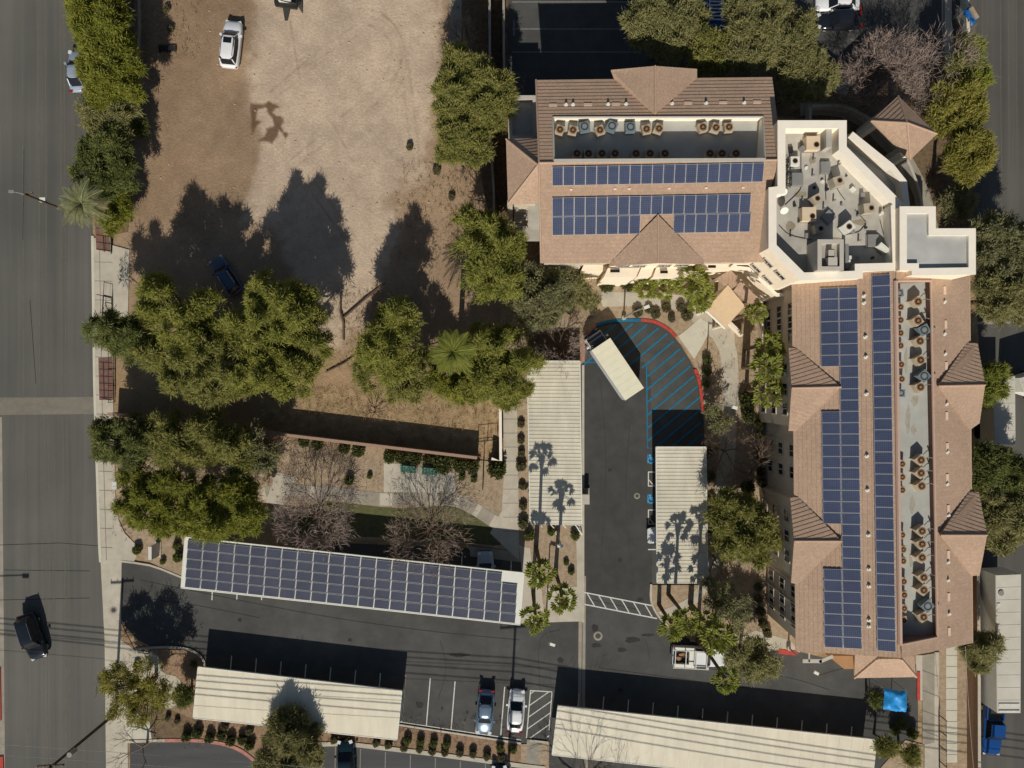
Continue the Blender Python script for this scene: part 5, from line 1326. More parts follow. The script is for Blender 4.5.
# ============================================================ VEGETATION
def leaves_arr(c, n, k, L_, W_, a=.6, droop=0.0, rng=RNG, shape='blade'):
    N = len(c)*k
    c = np.repeat(c, k, 0); n = np.repeat(n, k, 0)
    d = n*a + rng.normal(size=(N,3))*.55; d[:,2] -= droop; d /= np.linalg.norm(d, axis=1, keepdims=True)+1e-9
    s = np.cross(d, np.array([0,-.35,1.])+rng.normal(size=(N,3))*.55); s /= np.linalg.norm(s, axis=1, keepdims=True)+1e-9
    l = (L_*rng.uniform(.6,1.25,(N,1))); w = W_*rng.uniform(.7,1.3,(N,1))
    c = c + rng.normal(size=(N,3))*L_*.25
    v = np.empty((N,4,3)); v[:,0] = c - s*w*.35; v[:,1] = c + d*l*.5 - s*w*.5 ; v[:,2] = c + d*l; v[:,3] = c + d*l*.5 + s*w*.5
    if shape == 'leaf': v[:,0] = c - s*w*.5; v[:,1] = c + d*l - s*w*.5; v[:,2] = c + d*l + s*w*.5; v[:,3] = c + s*w*.5
    return v
def quads_mesh(name, arrs, m, parent=None, off=None, smooth=False):
    v = np.concatenate(arrs).reshape(-1,3)
    if off is not None: v = v - np.array(off)
    nq = len(v)//4
    me = bpy.data.meshes.new(name); me.vertices.add(len(v)); me.vertices.foreach_set('co', v.astype(np.float32).ravel())
    me.loops.add(len(v)); me.loops.foreach_set('vertex_index', np.arange(len(v), dtype=np.int32))
    me.polygons.add(nq); me.polygons.foreach_set('loop_start', np.arange(0,len(v),4,dtype=np.int32)); 
    me.update(calc_edges=True); me.materials.append(m)
    o = bpy.data.objects.new(name, me); COL.objects.link(o)
    if parent is not None: o.parent = parent
    return o
def clump_pts(c, r, n, rng=RNG, low=-.35, sq=.8):
    d = rng.normal(size=(n*2,3)); d /= np.linalg.norm(d,axis=1,keepdims=True); d = d[d[:,2] > low][:n]
    rr = r*rng.uniform(.62,1.06,(len(d),1))
    p = c + d*rr*np.array([1,1,sq]); return p, d
def centreless(n): return n == 'palm'
def tree(name, label, px, py, r, h, leaf, cat='tree', lobes=None, dens=1.0, L_=.36, W_=.085, a=.75, droop=0.0, sq=.75, shape='blade', group=None, seed=None, cr=.24, trunk_r=None, gap=0.0, k=6):
    rng = np.random.default_rng(seed if seed is not None else int(px*7+py*13))
    R_ = r*S0*(1-(h*.75)/H)
    zc = h - R_*sq*.9 if h > R_*1.6 else h*.6
    C = P(px, py, zc); base = Vector((C.x, C.y, 0)); t = thing(name, label, cat, base, 0, group)
    centres = []
    if lobes is None:
        n = max(10, int(12+R_*9))
        for i in range(n):
            ang = i*2.4+rng.uniform(-.4,.4); rad = R_*math.sqrt((i+.5)/n)*.80; z = zc + R_*sq*(.75*math.sqrt(max(0,1-(rad/R_)**2))-.25)*rng.uniform(.6,1.1)
            centres.append((np.array([C.x+math.cos(ang)*rad, C.y+math.sin(ang)*rad, z]), R_*cr*rng.uniform(.75,1.2)))
    else:
        for lx, ly, lr in lobes:
            lm = lr*S0*(1-zc/H); q = P(lx, ly, zc)
            n = max(8, int(8+lm*9))
            for i in range(n):
                ang = rng.uniform(0,6.283); rad = lm*math.sqrt(rng.random())*1.12
                if name == 'pine_tree':
                    f = rad/(lm*1.22); zz = zc + lm*(2.3*(1-f)**1.1-.7)+rng.uniform(-.25,.25)*lm; rr = min(.55,lm*.28)*(.5+.6*f)*rng.uniform(.7,1.2)
                    centres.append((np.array([q.x+math.cos(ang)*rad, q.y+math.sin(ang)*rad, zz]), rr))
                    continue
                centres.append((np.array([q.x+math.cos(ang)*rad, q.y+math.sin(ang)*rad, zc + lm*.8*(1.3-(rad/lm)**1.5)*rng.uniform(-.6,1.5)]), min(.6,lm*.30)*rng.uniform(.55,1.3)))
    arrs = []
    for c, cr_ in centres:
        if rng.random() < gap+(.30 if name == 'pine_tree' else .12): continue
        n = int((30 if name == 'pine_tree' else 38)*dens*(cr_**2)*4/ (L_*1.6)) + 5
        p, d = clump_pts(c, cr_, n, rng); arrs.append(leaves_arr(p, d, k, L_, W_, a, droop, rng, shape))
        p, d = clump_pts(c, cr_*.55, n//3+3, rng, -1); arrs.append(leaves_arr(p, d, k-1, L_, W_, a, droop, rng, shape))
    if not centreless(name):
        for c, cr_ in centres:
            n = int(26*dens*max(.35,1-gap)); p, d = clump_pts(c, cr_*1.5, n, rng, -.9); arrs.append(leaves_arr(p, d, 3, .52, .055, .9, 0, rng))
    quads_mesh('crown', arrs, leaf, t, base)
    tr = trunk_r or (.10+.035*h*.5)
    b = MB(); zt = zc-R_*sq*.2; b.tube([base,base+Vector((rng.uniform(-.2,.2),rng.uniform(-.2,.2),zt*.5)),base+Vector((0,0,zt))],[tr,tr*.8,tr*.6],8)
    for c, cr_ in centres[::2]:
        e = Vector(c); s = base+Vector((0,0,zt*random.uniform(.55,.98))); m_ = s.lerp(e,.5)+Vector((0,0,-.15*(e-s).length)); b.tube([s,m_,e],[tr*.42,tr*.28,tr*.10],5)
    b.build('trunk', M['bark'], t); return t
def bare(name, label, bx, by, r, h, m, seed, levels=5, cat='bare tree', twig_n=0, nb=5, lean=(0,0), spread=.62, tw=.026):
    rng = random.Random(seed); base = gp(bx, by, .05); t = thing(name, label, cat, base)
    R_ = r*S0*.62; h = h*.85; b = MB(); b2 = MB(); tips = []
    def grow(p, d, L_, rad, lv):
        q1 = p + d*L_*.5 + Vector((rng.uniform(-1,1),rng.uniform(-1,1),rng.uniform(-.3,.6)))*L_*.06; q = p + d*L_ + Vector((rng.uniform(-1,1),rng.uniform(-1,1),0))*L_*.08
        (b if lv > levels-3 else b2).tube([p,q1,q],[rad,rad*.8,rad*.6], 5 if lv > levels-2 else 3, cap=False)
        if lv == 0: tips.append((q,d)); return
        n = nb if lv == levels else rng.choice((2,3,3,4))
        for i in range(n):
            ang = 2*math.pi*(i+rng.random()*.7)/n; u = d.cross(Vector((0,0,1)) if abs(d.z) < .95 else Vector((1,0,0))).normalized(); w_ = d.cross(u)
            sp = spread*rng.uniform(.6,1.3)*(1.1 if lv == levels else 1); nd = (d + (u*math.cos(ang)+w_*math.sin(ang))*sp + Vector((0,0,.10))).normalized()
            s = p.lerp(q, rng.uniform(.55,1.0)) if lv < levels else q
            grow(s, nd, L_*rng.uniform(.62,.86), rad*.56, lv-1)
    f = .72; tot = sum(f**i for i in range(1,levels+1))
    tl = h*.24; L1 = math.hypot(R_,h*.55)/tot*1.05
    top = base+Vector((lean[0]*.3,lean[1]*.3,tl)); b.tube([base,top],[.05+h*.022,.04+h*.016],8)
    for i in range(nb):
        ang = 2*math.pi*(i+rng.random()*.5)/nb; el_ = rng.uniform(.25,1.0); d = Vector((math.cos(ang),math.sin(ang),el_)).normalized()
        grow(top, d, L1*rng.uniform(.8,1.15), .03+h*.009, levels-1)
    b.build('trunk', M['bark'] if m is not M['twigb'] else M['twigb'], t); b2.build('crown', m, t, recalc=False)
    if twig_n:
        rg = np.random.default_rng(seed); c = np.array([tuple(q) for q, _ in tips]); n = np.array([tuple(d) for _, d in tips])
        sel = rg.integers(0, len(c), twig_n); v = leaves_arr(c[sel], n[sel], 2, R_*.34, tw, .8, 0, rg); quads_mesh('outer_crown', [v], m, t, base)
    return t
# ---- dirt lot southern pine group
PN = 'shaggy green tree'
tree('pine_tree','bushy green tree reaching over the street pavement at the west end of the lot grove',132,330,40,9,LF['dark'],lobes=[(100,330,14),(118,328,16),(137,335,18),(128,345,14),(115,340,10)],dens=1.1)
tree('pine_tree','bright green tree whose north crown points at the shaded silver SUV',180,322,44,10,LF['pine'],lobes=[(155,292,15),(165,302,17),(150,312,12),(185,318,20),(205,305,12),(175,335,18),(195,340,18)])
tree('pine_tree','wide green tree in the middle of the lot grove',205,360,42,9,LF['mesq'],lobes=[(165,360,18),(190,365,20),(215,355,22),(180,380,16),(210,385,18),(235,375,18),(240,350,15),(150,352,14)])
tree('pine_tree','tall yellow-green pine at the east end of the west grove, top crown',275,300,42,10.5,LF['pine'],lobes=[(272,292,20),(290,305,22),(258,305,12),(300,320,18),(265,325,20)])
tree('pine_tree','yellow-green pine at the south-east end of the west grove, beside the scrub',285,352,45,10,LF['pine'],lobes=[(240,332,20),(262,350,22),(290,345,24),(312,350,16),(300,372,18),(270,378,20),(245,378,14)])
# ---- central group
tree('pine_tree','bright green round pine west of the feather palm',392,338,35,9.5,LF['pine'],lobes=[(397,318,17),(380,335,14),(405,345,14),(372,352,14),(390,360,18)])
tree('pine_tree','low dark green tree south-west of the feather palm',400,372,36,7,LF['mesq'],lobes=[(375,372,18),(400,378,20),(425,372,18),(385,352,16),(415,388,12)])
tree('pine_tree','green tree at the edge of the long walk, east of the feather palm',493,368,38,8.5,LF['pine'],lobes=[(480,345,18),(505,350,20),(520,370,18),(492,378,20),(475,385,14),(508,390,14)])
tree('pine_tree','dark green tree in front of the central pines, below the feather palm',448,382,30,6,LF['hedge'],lobes=[(438,380,14),(458,390,14),(470,380,12)])
tree('pine_tree','tall pine north of the feather palm group beside the north wing corner',488,262,38,10.5,LF['pine'],lobes=[(470,222,13),(488,232,16),(475,248,18),(500,255,18),(488,275,20),(505,282,14),(478,282,12),(510,240,12)])
tree('acacia_tree','leafy tree on the east edge of the dirt lot beside the north wing roof',470,108,42,9.5,LF['mesq'],lobes=[(458,62,13),(475,75,16),(448,85,14),(492,88,16),(465,100,18),(490,110,18),(450,115,14),(500,95,12),(458,140,16),(476,152,12),(480,130,12),(448,150,10)])
tree('olive_tree','silvery tree south-west of the north wing, left of the stucco bays',545,295,34,7,LF['grey'],lobes=[(530,285,16),(550,300,18),(538,315,14),(560,285,13),(520,305,12)],dens=.8,gap=.12)
tree('olive_tree','small silvery tree just left of the courtyard walk start',580,290,20,5,LF['olive'],lobes=[(575,285,12),(588,296,10)],dens=.7,gap=.1)
# ---- hedge trees by the street
for i, (x, y, r, l) in enumerate(((100,5,34,'topmost dense hedge tree on the street verge'),(110,42,30,'dense hedge tree right beside the silver sedan'),(117,78,26,'dense hedge tree just south of the silver sedan'),)):
    tree('hedge_tree', l, x, y, r, 6.5, LF['hedge'], group='tall hedge trees along the street', lobes=[(x-18,y-10,14),(x-6,y+6,16),(x+7,y-8,14),(x+12,y+10,12),(x+2,y-20,14),(x-14,y+16,11)], dens=1.25, L_=.36)
tree('hedge_tree','thin yellowish hedge tree with gaps, lower in the street row',107,108,26,5.5,LF['olive'],lobes=[(94,106,11),(108,98,13),(122,112,12),(100,122,12),(115,128,11)],dens=.9,gap=.1)
tree('hedge_tree','dark tree at the south end of the street hedge',108,158,30,6,LF['dark'],lobes=[(95,150,12),(115,145,14),(90,170,13),(112,168,15),(125,180,10),(104,185,11)],dens=1.1)
tree('hedge_tree','lowest yellow-green bush of the street hedge, above the iron railing',118,215,15,3.6,LF['hedge'],lobes=[(118,195,9),(116,222,10),(122,208,8)],cat='bush')
tree('thorny_shrub','small dark bush at the east foot of the street hedge',140,128,9,2.2,LF['dark'],cat='bush',dens=.7,gap=.2)
# ---- garden grove left
tree('pine_tree','dark green tree whose crown hangs over the street pavement below the block wall',128,446,36,8,LF['dark'],lobes=[(100,430,9),(112,440,14),(128,428,12),(130,455,16),(102,450,8),(140,440,14)])
tree('pine_tree','broad tree just south of the block wall in the garden grove',190,437,38,8,LF['mesq'],lobes=[(160,430,16),(180,440,18),(205,430,16),(222,442,16),(170,455,14),(200,455,14),(240,450,16)])
tree('mesquite_tree','thin greyish tree at the east end of the garden grove',258,445,24,6,LF['grey'],lobes=[(250,440,13),(262,455,13),(240,462,12)],dens=.6,gap=.2)
tree('pine_tree','bright green tree beside the white utility cabinet',150,498,36,7.5,LF['hedge'],lobes=[(135,480,14),(150,495,16),(128,505,11),(145,515,14),(165,508,16),(168,485,14),(160,525,9)],dens=1.15)
tree('pine_tree','bright green tree touching the west end of the solar carport',215,505,44,8,LF['hedge'],lobes=[(190,490,16),(210,500,18),(232,490,16),(195,515,16),(222,522,18),(245,515,16),(240,500,14),(205,528,12),(185,525,10)],dens=1.15)
# ---- bottom left
tree('palo_verde_tree','sparse yellow-green tree around the corner utility pole',138,692,40,6.5,LF['yellow'],lobes=[(118,680,14),(132,690,16),(150,680,16),(162,690,14),(122,705,12),(148,705,14),(108,685,8),(135,718,10)],dens=.5,gap=.5,L_=.34,W_=.07)
tree('citrus_tree','small dark green bush below the curved walk',185,695,10,2.4,LF['dark'],cat='bush')
tree('olive_tree','green tree growing beside the lower left carport, shading its roof',296,742,30,5.0,LF['olive'],lobes=[(290,728,16),(305,735,14),(285,748,16),(303,752,15),(295,765,14)])
tree('olive_tree','low green crown at the very bottom left of the shaded carport tree',268,762,14,4,LF['olive'])
# ---- north row behind the north wing
tree('ash_tree','rounded olive green tree north of the north wing gable',665,28,42,9,LF['olive'],lobes=[(640,15,14),(655,8,14),(640,30,12),(660,28,20),(682,20,18),(668,45,13),(690,38,12)],dens=1.1)
tree('ash_tree','yellow-green tree directly above the north wing roof edge',712,55,26,8,LF['mesq'],lobes=[(705,48,14),(722,55,14),(698,60,10),(715,66,9),(700,30,9)])
tree('ash_tree','broad olive tree at the north-east of the north wing',765,42,44,9.5,LF['olive'],lobes=[(742,15,14),(762,10,14),(780,22,14),(745,35,16),(765,40,18),(788,45,14),(755,60,14),(738,55,12),(800,30,12)],dens=1.1)
tree('ash_tree','olive tree overhanging the shaded walk by the flat roofed link',803,75,28,8.5,LF['olive'],lobes=[(790,65,14),(808,60,13),(818,75,14),(800,88,14),(790,80,10),(815,92,8)])
# ---- east street trees
tree('street_tree','dark green tree by the white kerb rail on the east street',966,66,24,6.5,LF['lime'],lobes=[(968,52,11),(962,70,13),(976,78,12),(970,90,11)],dens=1.0)
tree('street_tree','feathery yellow tree directly east of the gazebo roof',952,110,30,7,LF['yellow'],lobes=[(940,100,13),(955,95,13),(948,118,14),(965,112,14),(968,100,10)],dens=.9,L_=.5,W_=.09)
tree('street_tree','feathery yellow-green tree south of the yellow one on the east street',965,158,26,7,LF['yellow'],lobes=[(962,138,14),(975,148,14),(958,158,12),(978,162,10),(968,172,10)],dens=.8,L_=.5,W_=.09)
tree('shrub_tree','dim grey shrub in the shade between gazebo and street',955,205,20,3.5,LF['grey'],cat='bush',dens=.5,gap=.3)
tree('street_tree','dark grey-green tree at the right edge beside the stair tower',1003,250,38,8.5,LF['grey'],lobes=[(990,232,14),(1008,238,18),(985,255,12),(1002,262,18),(1018,255,16)],dens=1.0)
tree('street_tree','olive tree at the right edge, lower of the pair beside the stair tower',1004,296,34,8,LF['olive'],lobes=[(988,285,12),(1003,292,18),(1018,288,15),(995,308,13),(1012,308,12)],dens=.95,droop=.3)
tree('street_tree','small green tree over the short white roofed trailer',997,384,22,5.5,LF['lime'],lobes=[(986,376,8),(999,374,7),(994,390,9),(984,396,8)],dens=.7)
tree('street_tree','big dark tree overlapping the east eave between the two alley trailers',1000,466,30,8.5,LF['dark'],lobes=[(984,455,11),(998,462,11),(985,474,13),(1005,478,13),(1018,470,10),(978,464,8)])
tree('street_tree','feathery olive tree north of the long alley trailer',1000,510,34,8,LF['olive'],lobes=[(988,498,15),(1005,500,17),(992,520,16),(1010,522,16),(1020,505,12),(1000,538,11),(980,510,10)],dens=1.0,L_=.5,W_=.10,droop=.25)
tree('street_tree','small tree at the south-east corner of the east wing roof',981,650,19,6,LF['olive'],lobes=[(975,645,11),(986,650,11),(978,658,10),(988,640,8)],dens=.9,droop=.2)
# ---- courtyard and south
tree('mesquite_tree','yellow-green tree over the courtyard east of the stall carport',742,533,32,7.5,LF['mesq'],lobes=[(725,505,11),(722,522,12),(742,515,15),(760,528,14),(745,540,16),(730,545,13),(755,552,12),(768,540,9)],dens=.85,gap=.06)
tree('mesquite_tree','sparse grey tree over the curved lower walk',722,605,30,6.5,LF['grey'],lobes=[(715,590,12),(728,600,13),(712,612,10),(735,618,11),(742,605,8)],dens=.4,gap=.5)
tree('mesquite_tree','drooping dusty tree right of the white work pickup',752,660,32,6,LF['olive'],lobes=[(735,655,12),(752,655,13),(768,660,13),(745,668,10),(765,668,9),(728,640,9),(748,642,9)],dens=.5,gap=.4,droop=.4,L_=.5,W_=.09)
tree('mesquite_tree','thin grey tree beside the courtyard walk level with the stall carport top',717,420,18,4,LF['grey'],lobes=[(712,410,8),(722,425,9)],dens=.22,gap=.2)
tree('olive_tree','green bush left of the blue tarp canopy, in deep shade',876,700,6,2.4,LF['dark'],cat='bush',dens=.6)
tree('olive_tree','leafy bush at the east end of the bottom carport',886,746,11,3.2,LF['mesq'],cat='bush',dens=.5)
tree('olive_tree','leafy bush at the bottom right between carport end and cream walk',910,754,10,2.8,LF['mesq'],cat='bush',dens=.5)
# ---- bare trees
bare('bare_tree','dense purple-grey leafless tree at the north edge of the solar carport, west one',319,516,38,4.2,M['twigp'],5,5,twig_n=1500,nb=9,tw=.03)
bare('bare_tree','dense brown leafless tree at the north edge of the solar carport, east one',431,528,44,4.2,M['twig'],6,5,twig_n=800,nb=10,tw=.03)
bare('bare_tree','bare tree at the bottom edge shading the west end of the bottom carport',584,797,52,8.5,M['twigb'],9,5,twig_n=300,tw=.02)
bare('bare_tree','small dense leafless tree at the head of the west ribbed carport',558,348,20,4.5,M['twigp'],10,4,twig_n=700,nb=6,tw=.03)
bare('bare_tree','purple-brown leafless tree north-west of the gazebo',860,92,38,6.5,M['twigp'],12,5,twig_n=2000,nb=8,tw=.035)
bare('bare_tree','purple-brown leafless tree north of the gazebo',905,94,44,6.5,M['twigp'],13,5,twig_n=2200,nb=8,tw=.035)
bare('bare_tree','small leafless bush beside the shaded parapet walk',833,94,12,3,M['twigp'],14,4,twig_n=400,nb=5,tw=.03)
bare('bare_tree','thin leafless tree between the courtyard walk and the east wing',747,470,30,6,M['twigb'],15,5,twig_n=350,tw=.02)
bare('bare_tree','twiggy leafless tree beside the stall carport south end',712,555,26,5,M['twigb'],16,5,twig_n=350,tw=.02)
bare('bare_tree','thin leafless tree west of the courtyard walk, near the lamp post',722,450,24,5,M['twigb'],17,5,twig_n=300,tw=.02)
bare('bare_tree','leafless scrubby tree left of the patio garden',276,458,24,3.6,M['twig'],18,4,twig_n=500,nb=6)
bare('bare_tree','leafless shrub by the north wing west yard',504,100,14,4,M['twig'],19,4,twig_n=300,nb=5)
bare('bare_tree','dead brush along the dirt lot edge near the top',462,45,18,3,M['twig'],20,4,twig_n=400,nb=6)
bare('bare_tree','dry brush in the scrub above the wall shadow',375,412,14,1.4,M['twig'],21,4,cat='dry shrub',nb=6)
bare('bare_tree','leaning bare branch tree over the lower left parking entrance',148,742,30,5,M['twigb'],22,4,nb=4)
# ---- fan palms
def palm_crown_mesh(seed, n=19, pet=.82, bl=.66):
    rg = random.Random(seed); b = MB()
    for i in range(n):
        az = i*2.39996+rg.uniform(-.2,.2); e = math.radians(66-100*(i+.5)/n+rg.uniform(-6,6))
        d = Vector((math.cos(az)*math.cos(e), math.sin(az)*math.cos(e), math.sin(e))); o = Vector((0,0,0)); pl_ = pet*rg.uniform(.85,1.2)*(.30+.75*min(1,i/n*1.7))
        q = d*pl_+Vector((0,0,-.06*pl_)); b.tube([o,q],.022,3,cap=False)
        side = Vector((-math.sin(az),math.cos(az),0)); up = side.cross(d)*-1
        m_ = 6
        for k in range(m_):
            a = math.radians(-60+120*k/(m_-1)); dd = (d*math.cos(a)+side*math.sin(a)).normalized(); L_ = bl*(1-.22*abs(math.sin(a)))*rg.uniform(.9,1.1)
            wv = .12; sd = dd.cross(up).normalized()*wv; mid = q+dd*L_*.55+up*(.05 if k%2 else -.02); tip = q+dd*L_+Vector((0,0,-.16*L_))
            b.face([q, mid-sd, tip, mid+sd])
    return b
PC = []
def fan_palm(label, px, py, h, r=1.0, seed=1, group=None):
    C = P(px, py, h); base = Vector((C.x,C.y,.05)); t = thing('fan_palm', label, 'palm tree', base, 0, group)
    if len(PC) < 3:
        o = palm_crown_mesh(31+len(PC)).build('crown', LF['palm'], t, loc=Vector((0,0,0)), recalc=False); PC.append(o)
    else: o = PC[seed % 3].copy(); COL.objects.link(o); o.parent = t
    o.location = (0,0,h-.05); o.scale = (r,)*3; o.rotation_euler = (random.uniform(-.1,.1),random.uniform(-.1,.1),random.random()*6)
    b = MB(); b.tube([base,base+Vector((random.uniform(-.1,.1),.05,h*.5)),base+Vector((0,0,h-.05))],[.24,.17,.15],9); b.tube([base+Vector((0,0,h-.9)),base+Vector((0,0,h-.1))],[.18,.34],9); b.build('trunk', M['palmbark'], t)
fan_palm('tall fan palm nearest the north end of the palm bed',540,574,10.4,1.1,0)
fan_palm('fan palm on the east side of the palm bed, beside the crosswalk',562,600,9.6,1.05,1)
fan_palm('fan palm overlapping the south-east corner of the solar carport',536,619,8.6,1.05,2)
fan_palm('fan palm at the east end of the crosswalk, left of the pair by the pickup',674,627,7.0,1.15,0)
fan_palm('fan palm between the crosswalk palm and the pickup, centre of the group',689,622,8.8,1.0,1)
fan_palm('fan palm right above the cab of the white work pickup',717,637,10.0,1.25,2)
fan_palm('fan palm whose crown hangs below the white work pickup',727,681,10.4,1.0,0)
fan_palm('smallest fan palm between the two carports palm groups, shaded trunk',708,625,6.5,.9,1)
fan_palm('fan palm against the middle of the stucco bays',664,286,4.4,1.1,2)
fan_palm('fan palm at the left of the courtyard palm clump',646,287,3.8,1.0,0)
fan_palm('tallest fan palm of the clump beside the flat entrance canopy',692,283,6.5,1.3,1)
fan_palm('fan palm closest to the flat entrance canopy, right of its clump',702,296,5.0,1.1,2)
fan_palm('low fan palm below the courtyard clump by the walk',697,303,3.0,.8,0)
fan_palm('fan palm behind the porch, shading the cream annex',757,312,8.0,.8,1)
fan_palm('fan palm at the north end of the row along the east wing',770,345,7.2,1.1,2)
fan_palm('fan palm in the middle of the upper row along the east wing',769,366,7.6,1.25,0)
fan_palm('fan palm at the south end of the upper row along the east wing',770,391,7.0,1.2,1)
# feather palms
def feather_palm(label, px, py, h, R_, n, leaf, seed):
    rg = random.Random(seed); C = P(px,py,h); base = Vector((C.x,C.y,.05)); t = thing('feather_palm', label, 'palm tree', base); b = MB()
    for i in range(n):
        az = i*2.39996+rg.uniform(-.2,.2); e = 1.15-1.5*(i/n); L_ = R_*rg.uniform(.8,1.1); pts = []
        for k in range(8):
            u = k/7; pts.append(Vector((math.cos(az)*L_*math.cos(e*(1-u*.6))*u, math.sin(az)*L_*math.cos(e*(1-u*.6))*u, h+L_*(math.sin(e)*u-.55*u*u))) + Vector((base.x,base.y,0)))
        b.tube(pts,[.035]*8,3,cap=False); sd = Vector((-math.sin(az),math.cos(az),0)); fw = Vector((math.cos(az),math.sin(az),0))
        for k in range(1,24):
            u = k/24; i0 = min(6,int(u*7)); p = pts[i0].lerp(pts[i0+1],u*7-i0); l = .62*math.sin(math.pi*min(.97,u*.85+.12))
            for s in (-1,1):
                tip = p+(sd*s*.85+fw*.5)*l+Vector((0,0,-.15*l+.1*l)); m_ = p.lerp(tip,.5); b.face([p, m_-fw*.03, tip, m_+fw*.03])
    b.build('crown', leaf, t, recalc=False); b = MB(); b.tube([base,Vector((base.x,base.y,h))],[.3,.26],10); b.build('trunk', M['palmbark'], t)
feather_palm('pale grey-green feather palm overhanging the street beside the wooden pole',82,204,5.5,2.7,34,LF['feather'],4)
feather_palm('bright green feather palm in the middle of the central grove',453,352,8.2,2.5,36,LF['lime'],6)
# ---- shrubs
def shrub_proto(leaf, seed, flat=.8):
    rg = np.random.default_rng(seed); t = thing('round_shrub','x','shrub',(0,0,0),world=False)
    p, d = clump_pts(np.array([0,0,.45]), .5, 190, rg, -.5, flat); p = np.concatenate([p, p*.8]); d = np.concatenate([d,d])
    quads_mesh('foliage', [leaves_arr(p, d, 4, .13, .07, .5, 0, rg, 'leaf')], leaf, t)
    b = MB(); b.tube([(0,0,0),(0,0,.4)],.05,5)
    for k in range(4): b.tube([(0,0,.15),(math.cos(k*1.6)*.3,math.sin(k*1.6)*.3,.5)],.025,4)
    b.build('stems', M['bark'], t); return t
PR = {'shrub': shrub_proto(LF['shrub'],1), 'sage': shrub_proto(LF['sage'],2), 'dark': shrub_proto(LF['dark'],3)}; pu = {}
def shrub(kind, x, y, rpx, label, group=None, z=.05):
    p = gp(x,y,z); sc = rpx*S0/.5; src = PR[kind]; rz = random.random()*6
    if kind not in pu:
        pu[kind] = 1; src.location = p; src.rotation_euler = (0,0,rz); src.scale = (sc,)*3; src['label'] = label
        if group: src['group'] = group
        return src
    return dup(src, p, rz, label, group, sc)
def srow(kind, pts, r, fmt, group, rev=False):
    for i, q in enumerate(pts): shrub(kind, q[0], q[1], (q[2] if len(q) > 2 else r), fmt % ORD[i], group)
srow('shrub', [(188,734.5),(199,731.5),(211,736),(223,733.5),(232,739),(243.6,737.5),(251,743.5)], 4.4, 'trimmed dark shrub, %s from the west along the faded red kerb', 'shrubs south of the lower left carport')
srow('sage', [(226,725.5),(250.6,729.6),(178,720,2.5),(169,716,2.5)], 3.4, 'greyish shrub, %s of the pale ones near the lower left carport corner', 'pale shrubs by the lower left carport')
srow('sage', [(335,738),(349,739),(377,741),(389,743)], 3.6, 'small dusty shrub, %s from the west under the carport edge', 'shrubs by the east half of the lower left carport')
srow('sage', [(404.5,746),(420,747),(432.5,749.5),(445,750.5),(460,751),(473,752),(487,754.5),(501,756)], 3.5, 'grey clipped shrub, %s from the west in the strip between the two parking rows', 'front shrubs between the parking rows')
srow('dark', [(408,738.5),(421,740),(434,741.5),(447,742.5),(500,746),(513,748)], 3.6, 'dark shrub, %s from the west along the stall kerb', 'back shrubs at the stall kerb')
srow('shrub', [(305,441),(318,444),(345,448,5),(359,450,6),(391,456,6),(402,457,5.5),(415,458,6.5),(430,459,5),(444,462,9.5),(460,465,6),(472,466,6.5),(497,469,8)], 5, 'dark green shrub, %s from the west at the foot of the garden block wall', 'shrubs along the garden wall')
srow('dark', [(462,477,3),(474,479,3),(350,480,4),(370,476,2.5)], 3, 'small dark bush, %s of the scattered ones around the garden path', 'scattered garden bushes')
srow('sage', [(521,424),(521,440),(521.5,453),(521,466,4.5),(522,486),(523,506,3.5),(523,523,4.5)], 3.2, 'low shrub, %s from the north between the long walk and the ribbed carport', 'shrubs west of the ribbed carport')
srow('dark', [(529,535,4.5),(551,531,3.5),(575,535,4),(571,571,3),(566,562,2.5)], 3.5, 'dark bush, %s from the west in the palm bed gravel', 'bushes in the palm bed')
srow('shrub', [(606,285,7),(627,284,7),(553,286,4),(541,288,4)], 6, 'dark clipped shrub, %s in the shade along the stucco bays', 'clipped shrubs by the stucco bays')
srow('sage', [(637,313,4.4),(648,310,3.6),(655,315,4),(665.5,308,4.4),(671,319,3.2),(569,309,5),(593,312,3.5),(686,316,5),(680,308,4)], 4, 'round greyish shrub, %s of the ones north of the blue hatching', 'round shrubs north of the hatching')
srow('dark', [(706,360,4),(705.5,372,4),(705,384,3.6),(709,408,5),(713,418,5.5)], 4, 'dark bush, %s from the north along the red kerb bed', 'bushes in the red kerb bed')
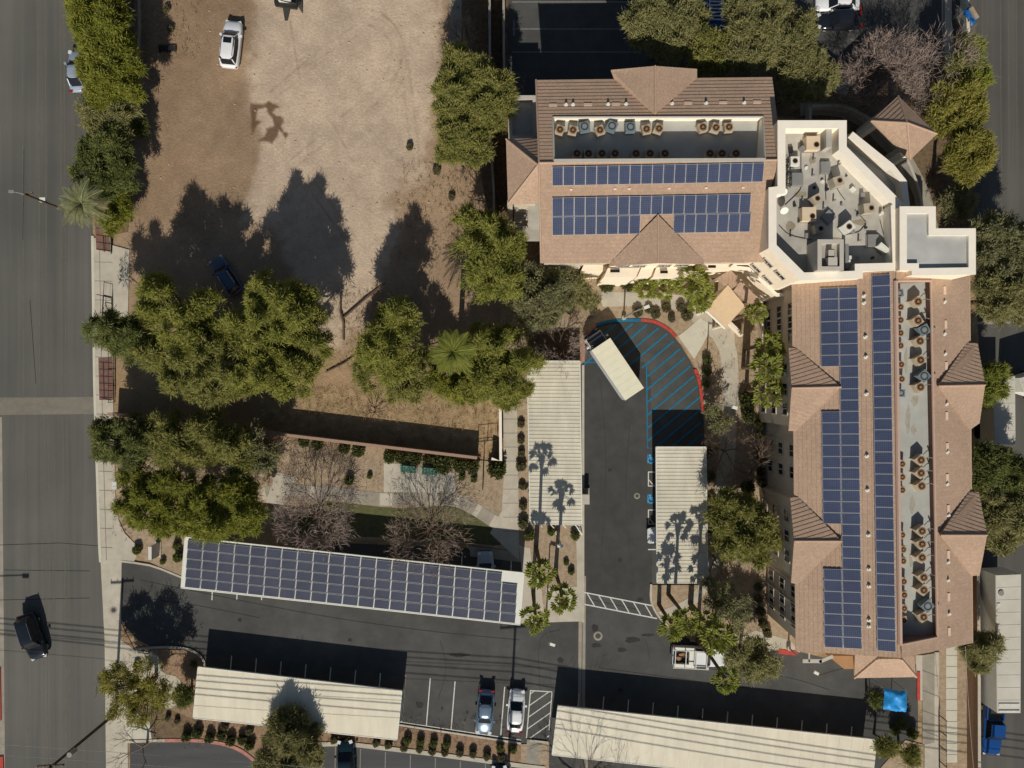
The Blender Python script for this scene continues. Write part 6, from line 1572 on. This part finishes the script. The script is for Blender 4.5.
srow('shrub', [(758,424,4.4),(758.5,436,4),(758.5,448,4.4),(759,459,4),(759.5,471,4),(760,482,4)], 4, 'round hedge shrub, %s from the north against the east wing between its bays', 'foundation shrubs of the east wing')
srow('shrub', [(745,400,7),(747,416,6),(746,486,6),(748,500,5)], 6, 'large loose shrub, %s from the north on the strip beside the east wing', 'loose shrubs beside the east wing')
srow('sage', [(757,598,3.6),(759,610,4.2),(762,622,4.4),(766,632,4),(757,586,3.6)], 4, 'olive round shrub, %s from the north against the south part of the east wing', 'foundation shrubs at the south part of the east wing')
srow('dark', [(139,549,4,),(180,556,4.5),(178,545,3.5),(164,561,2.6),(138,664,3),(195,663,3)], 4, 'small shrub, %s of those around the western driveways', 'shrubs around the west driveways')
srow('dark', [(900,722,5),(910,731,5),(893,729,4),(706,452,5),(711,500,4),(709,475,4.5),(711,530,4)], 5, 'deeply shaded shrub, %s among the ones near the bottom canopy and the stall carport', 'shaded shrubs')
srow('sage', [(437,172,3.6),(410,148,3),(452,198,3),(172,30,3),(168,10,3)], 3, 'lonely dry bush, %s on the bare dirt lot', 'dry bushes on the dirt lot')
# dry weeds as ground cover
rg = np.random.default_rng(5); pts = []
for (x0,x1,y0,y1,n) in ((262,500,386,446,700),(395,470,160,260,260),(262,500,436,500,250),(445,506,0,250,700),(112,132,420,540,120),(130,200,0,60,160),(336,420,290,372,300),(830,975,60,120,400),(700,760,330,640,350),(525,580,330,360,200),(180,520,716,748,300)):
    xs = rg.uniform(x0,x1,n); ys = rg.uniform(y0,y1,n); pts += [((x-512)*S0,(384-y)*S0,.06) for x,y in zip(xs,ys)]
pts = np.array(pts); nn = np.tile(np.array([[0,0,1.]]),(len(pts),1))
o = quads_mesh('dry_weeds', [leaves_arr(pts, nn, 6, .30, .035, .7, 0, rg)], mat('weeds', S(120,98,62), col2=S(158,134,92), scale=1), None)
tag(o, 'dry weeds and leaf litter scattered over the bare soil', 'weeds', None, 'stuff')
for o in scn.objects:
    if '_w' in o: del o['_w']
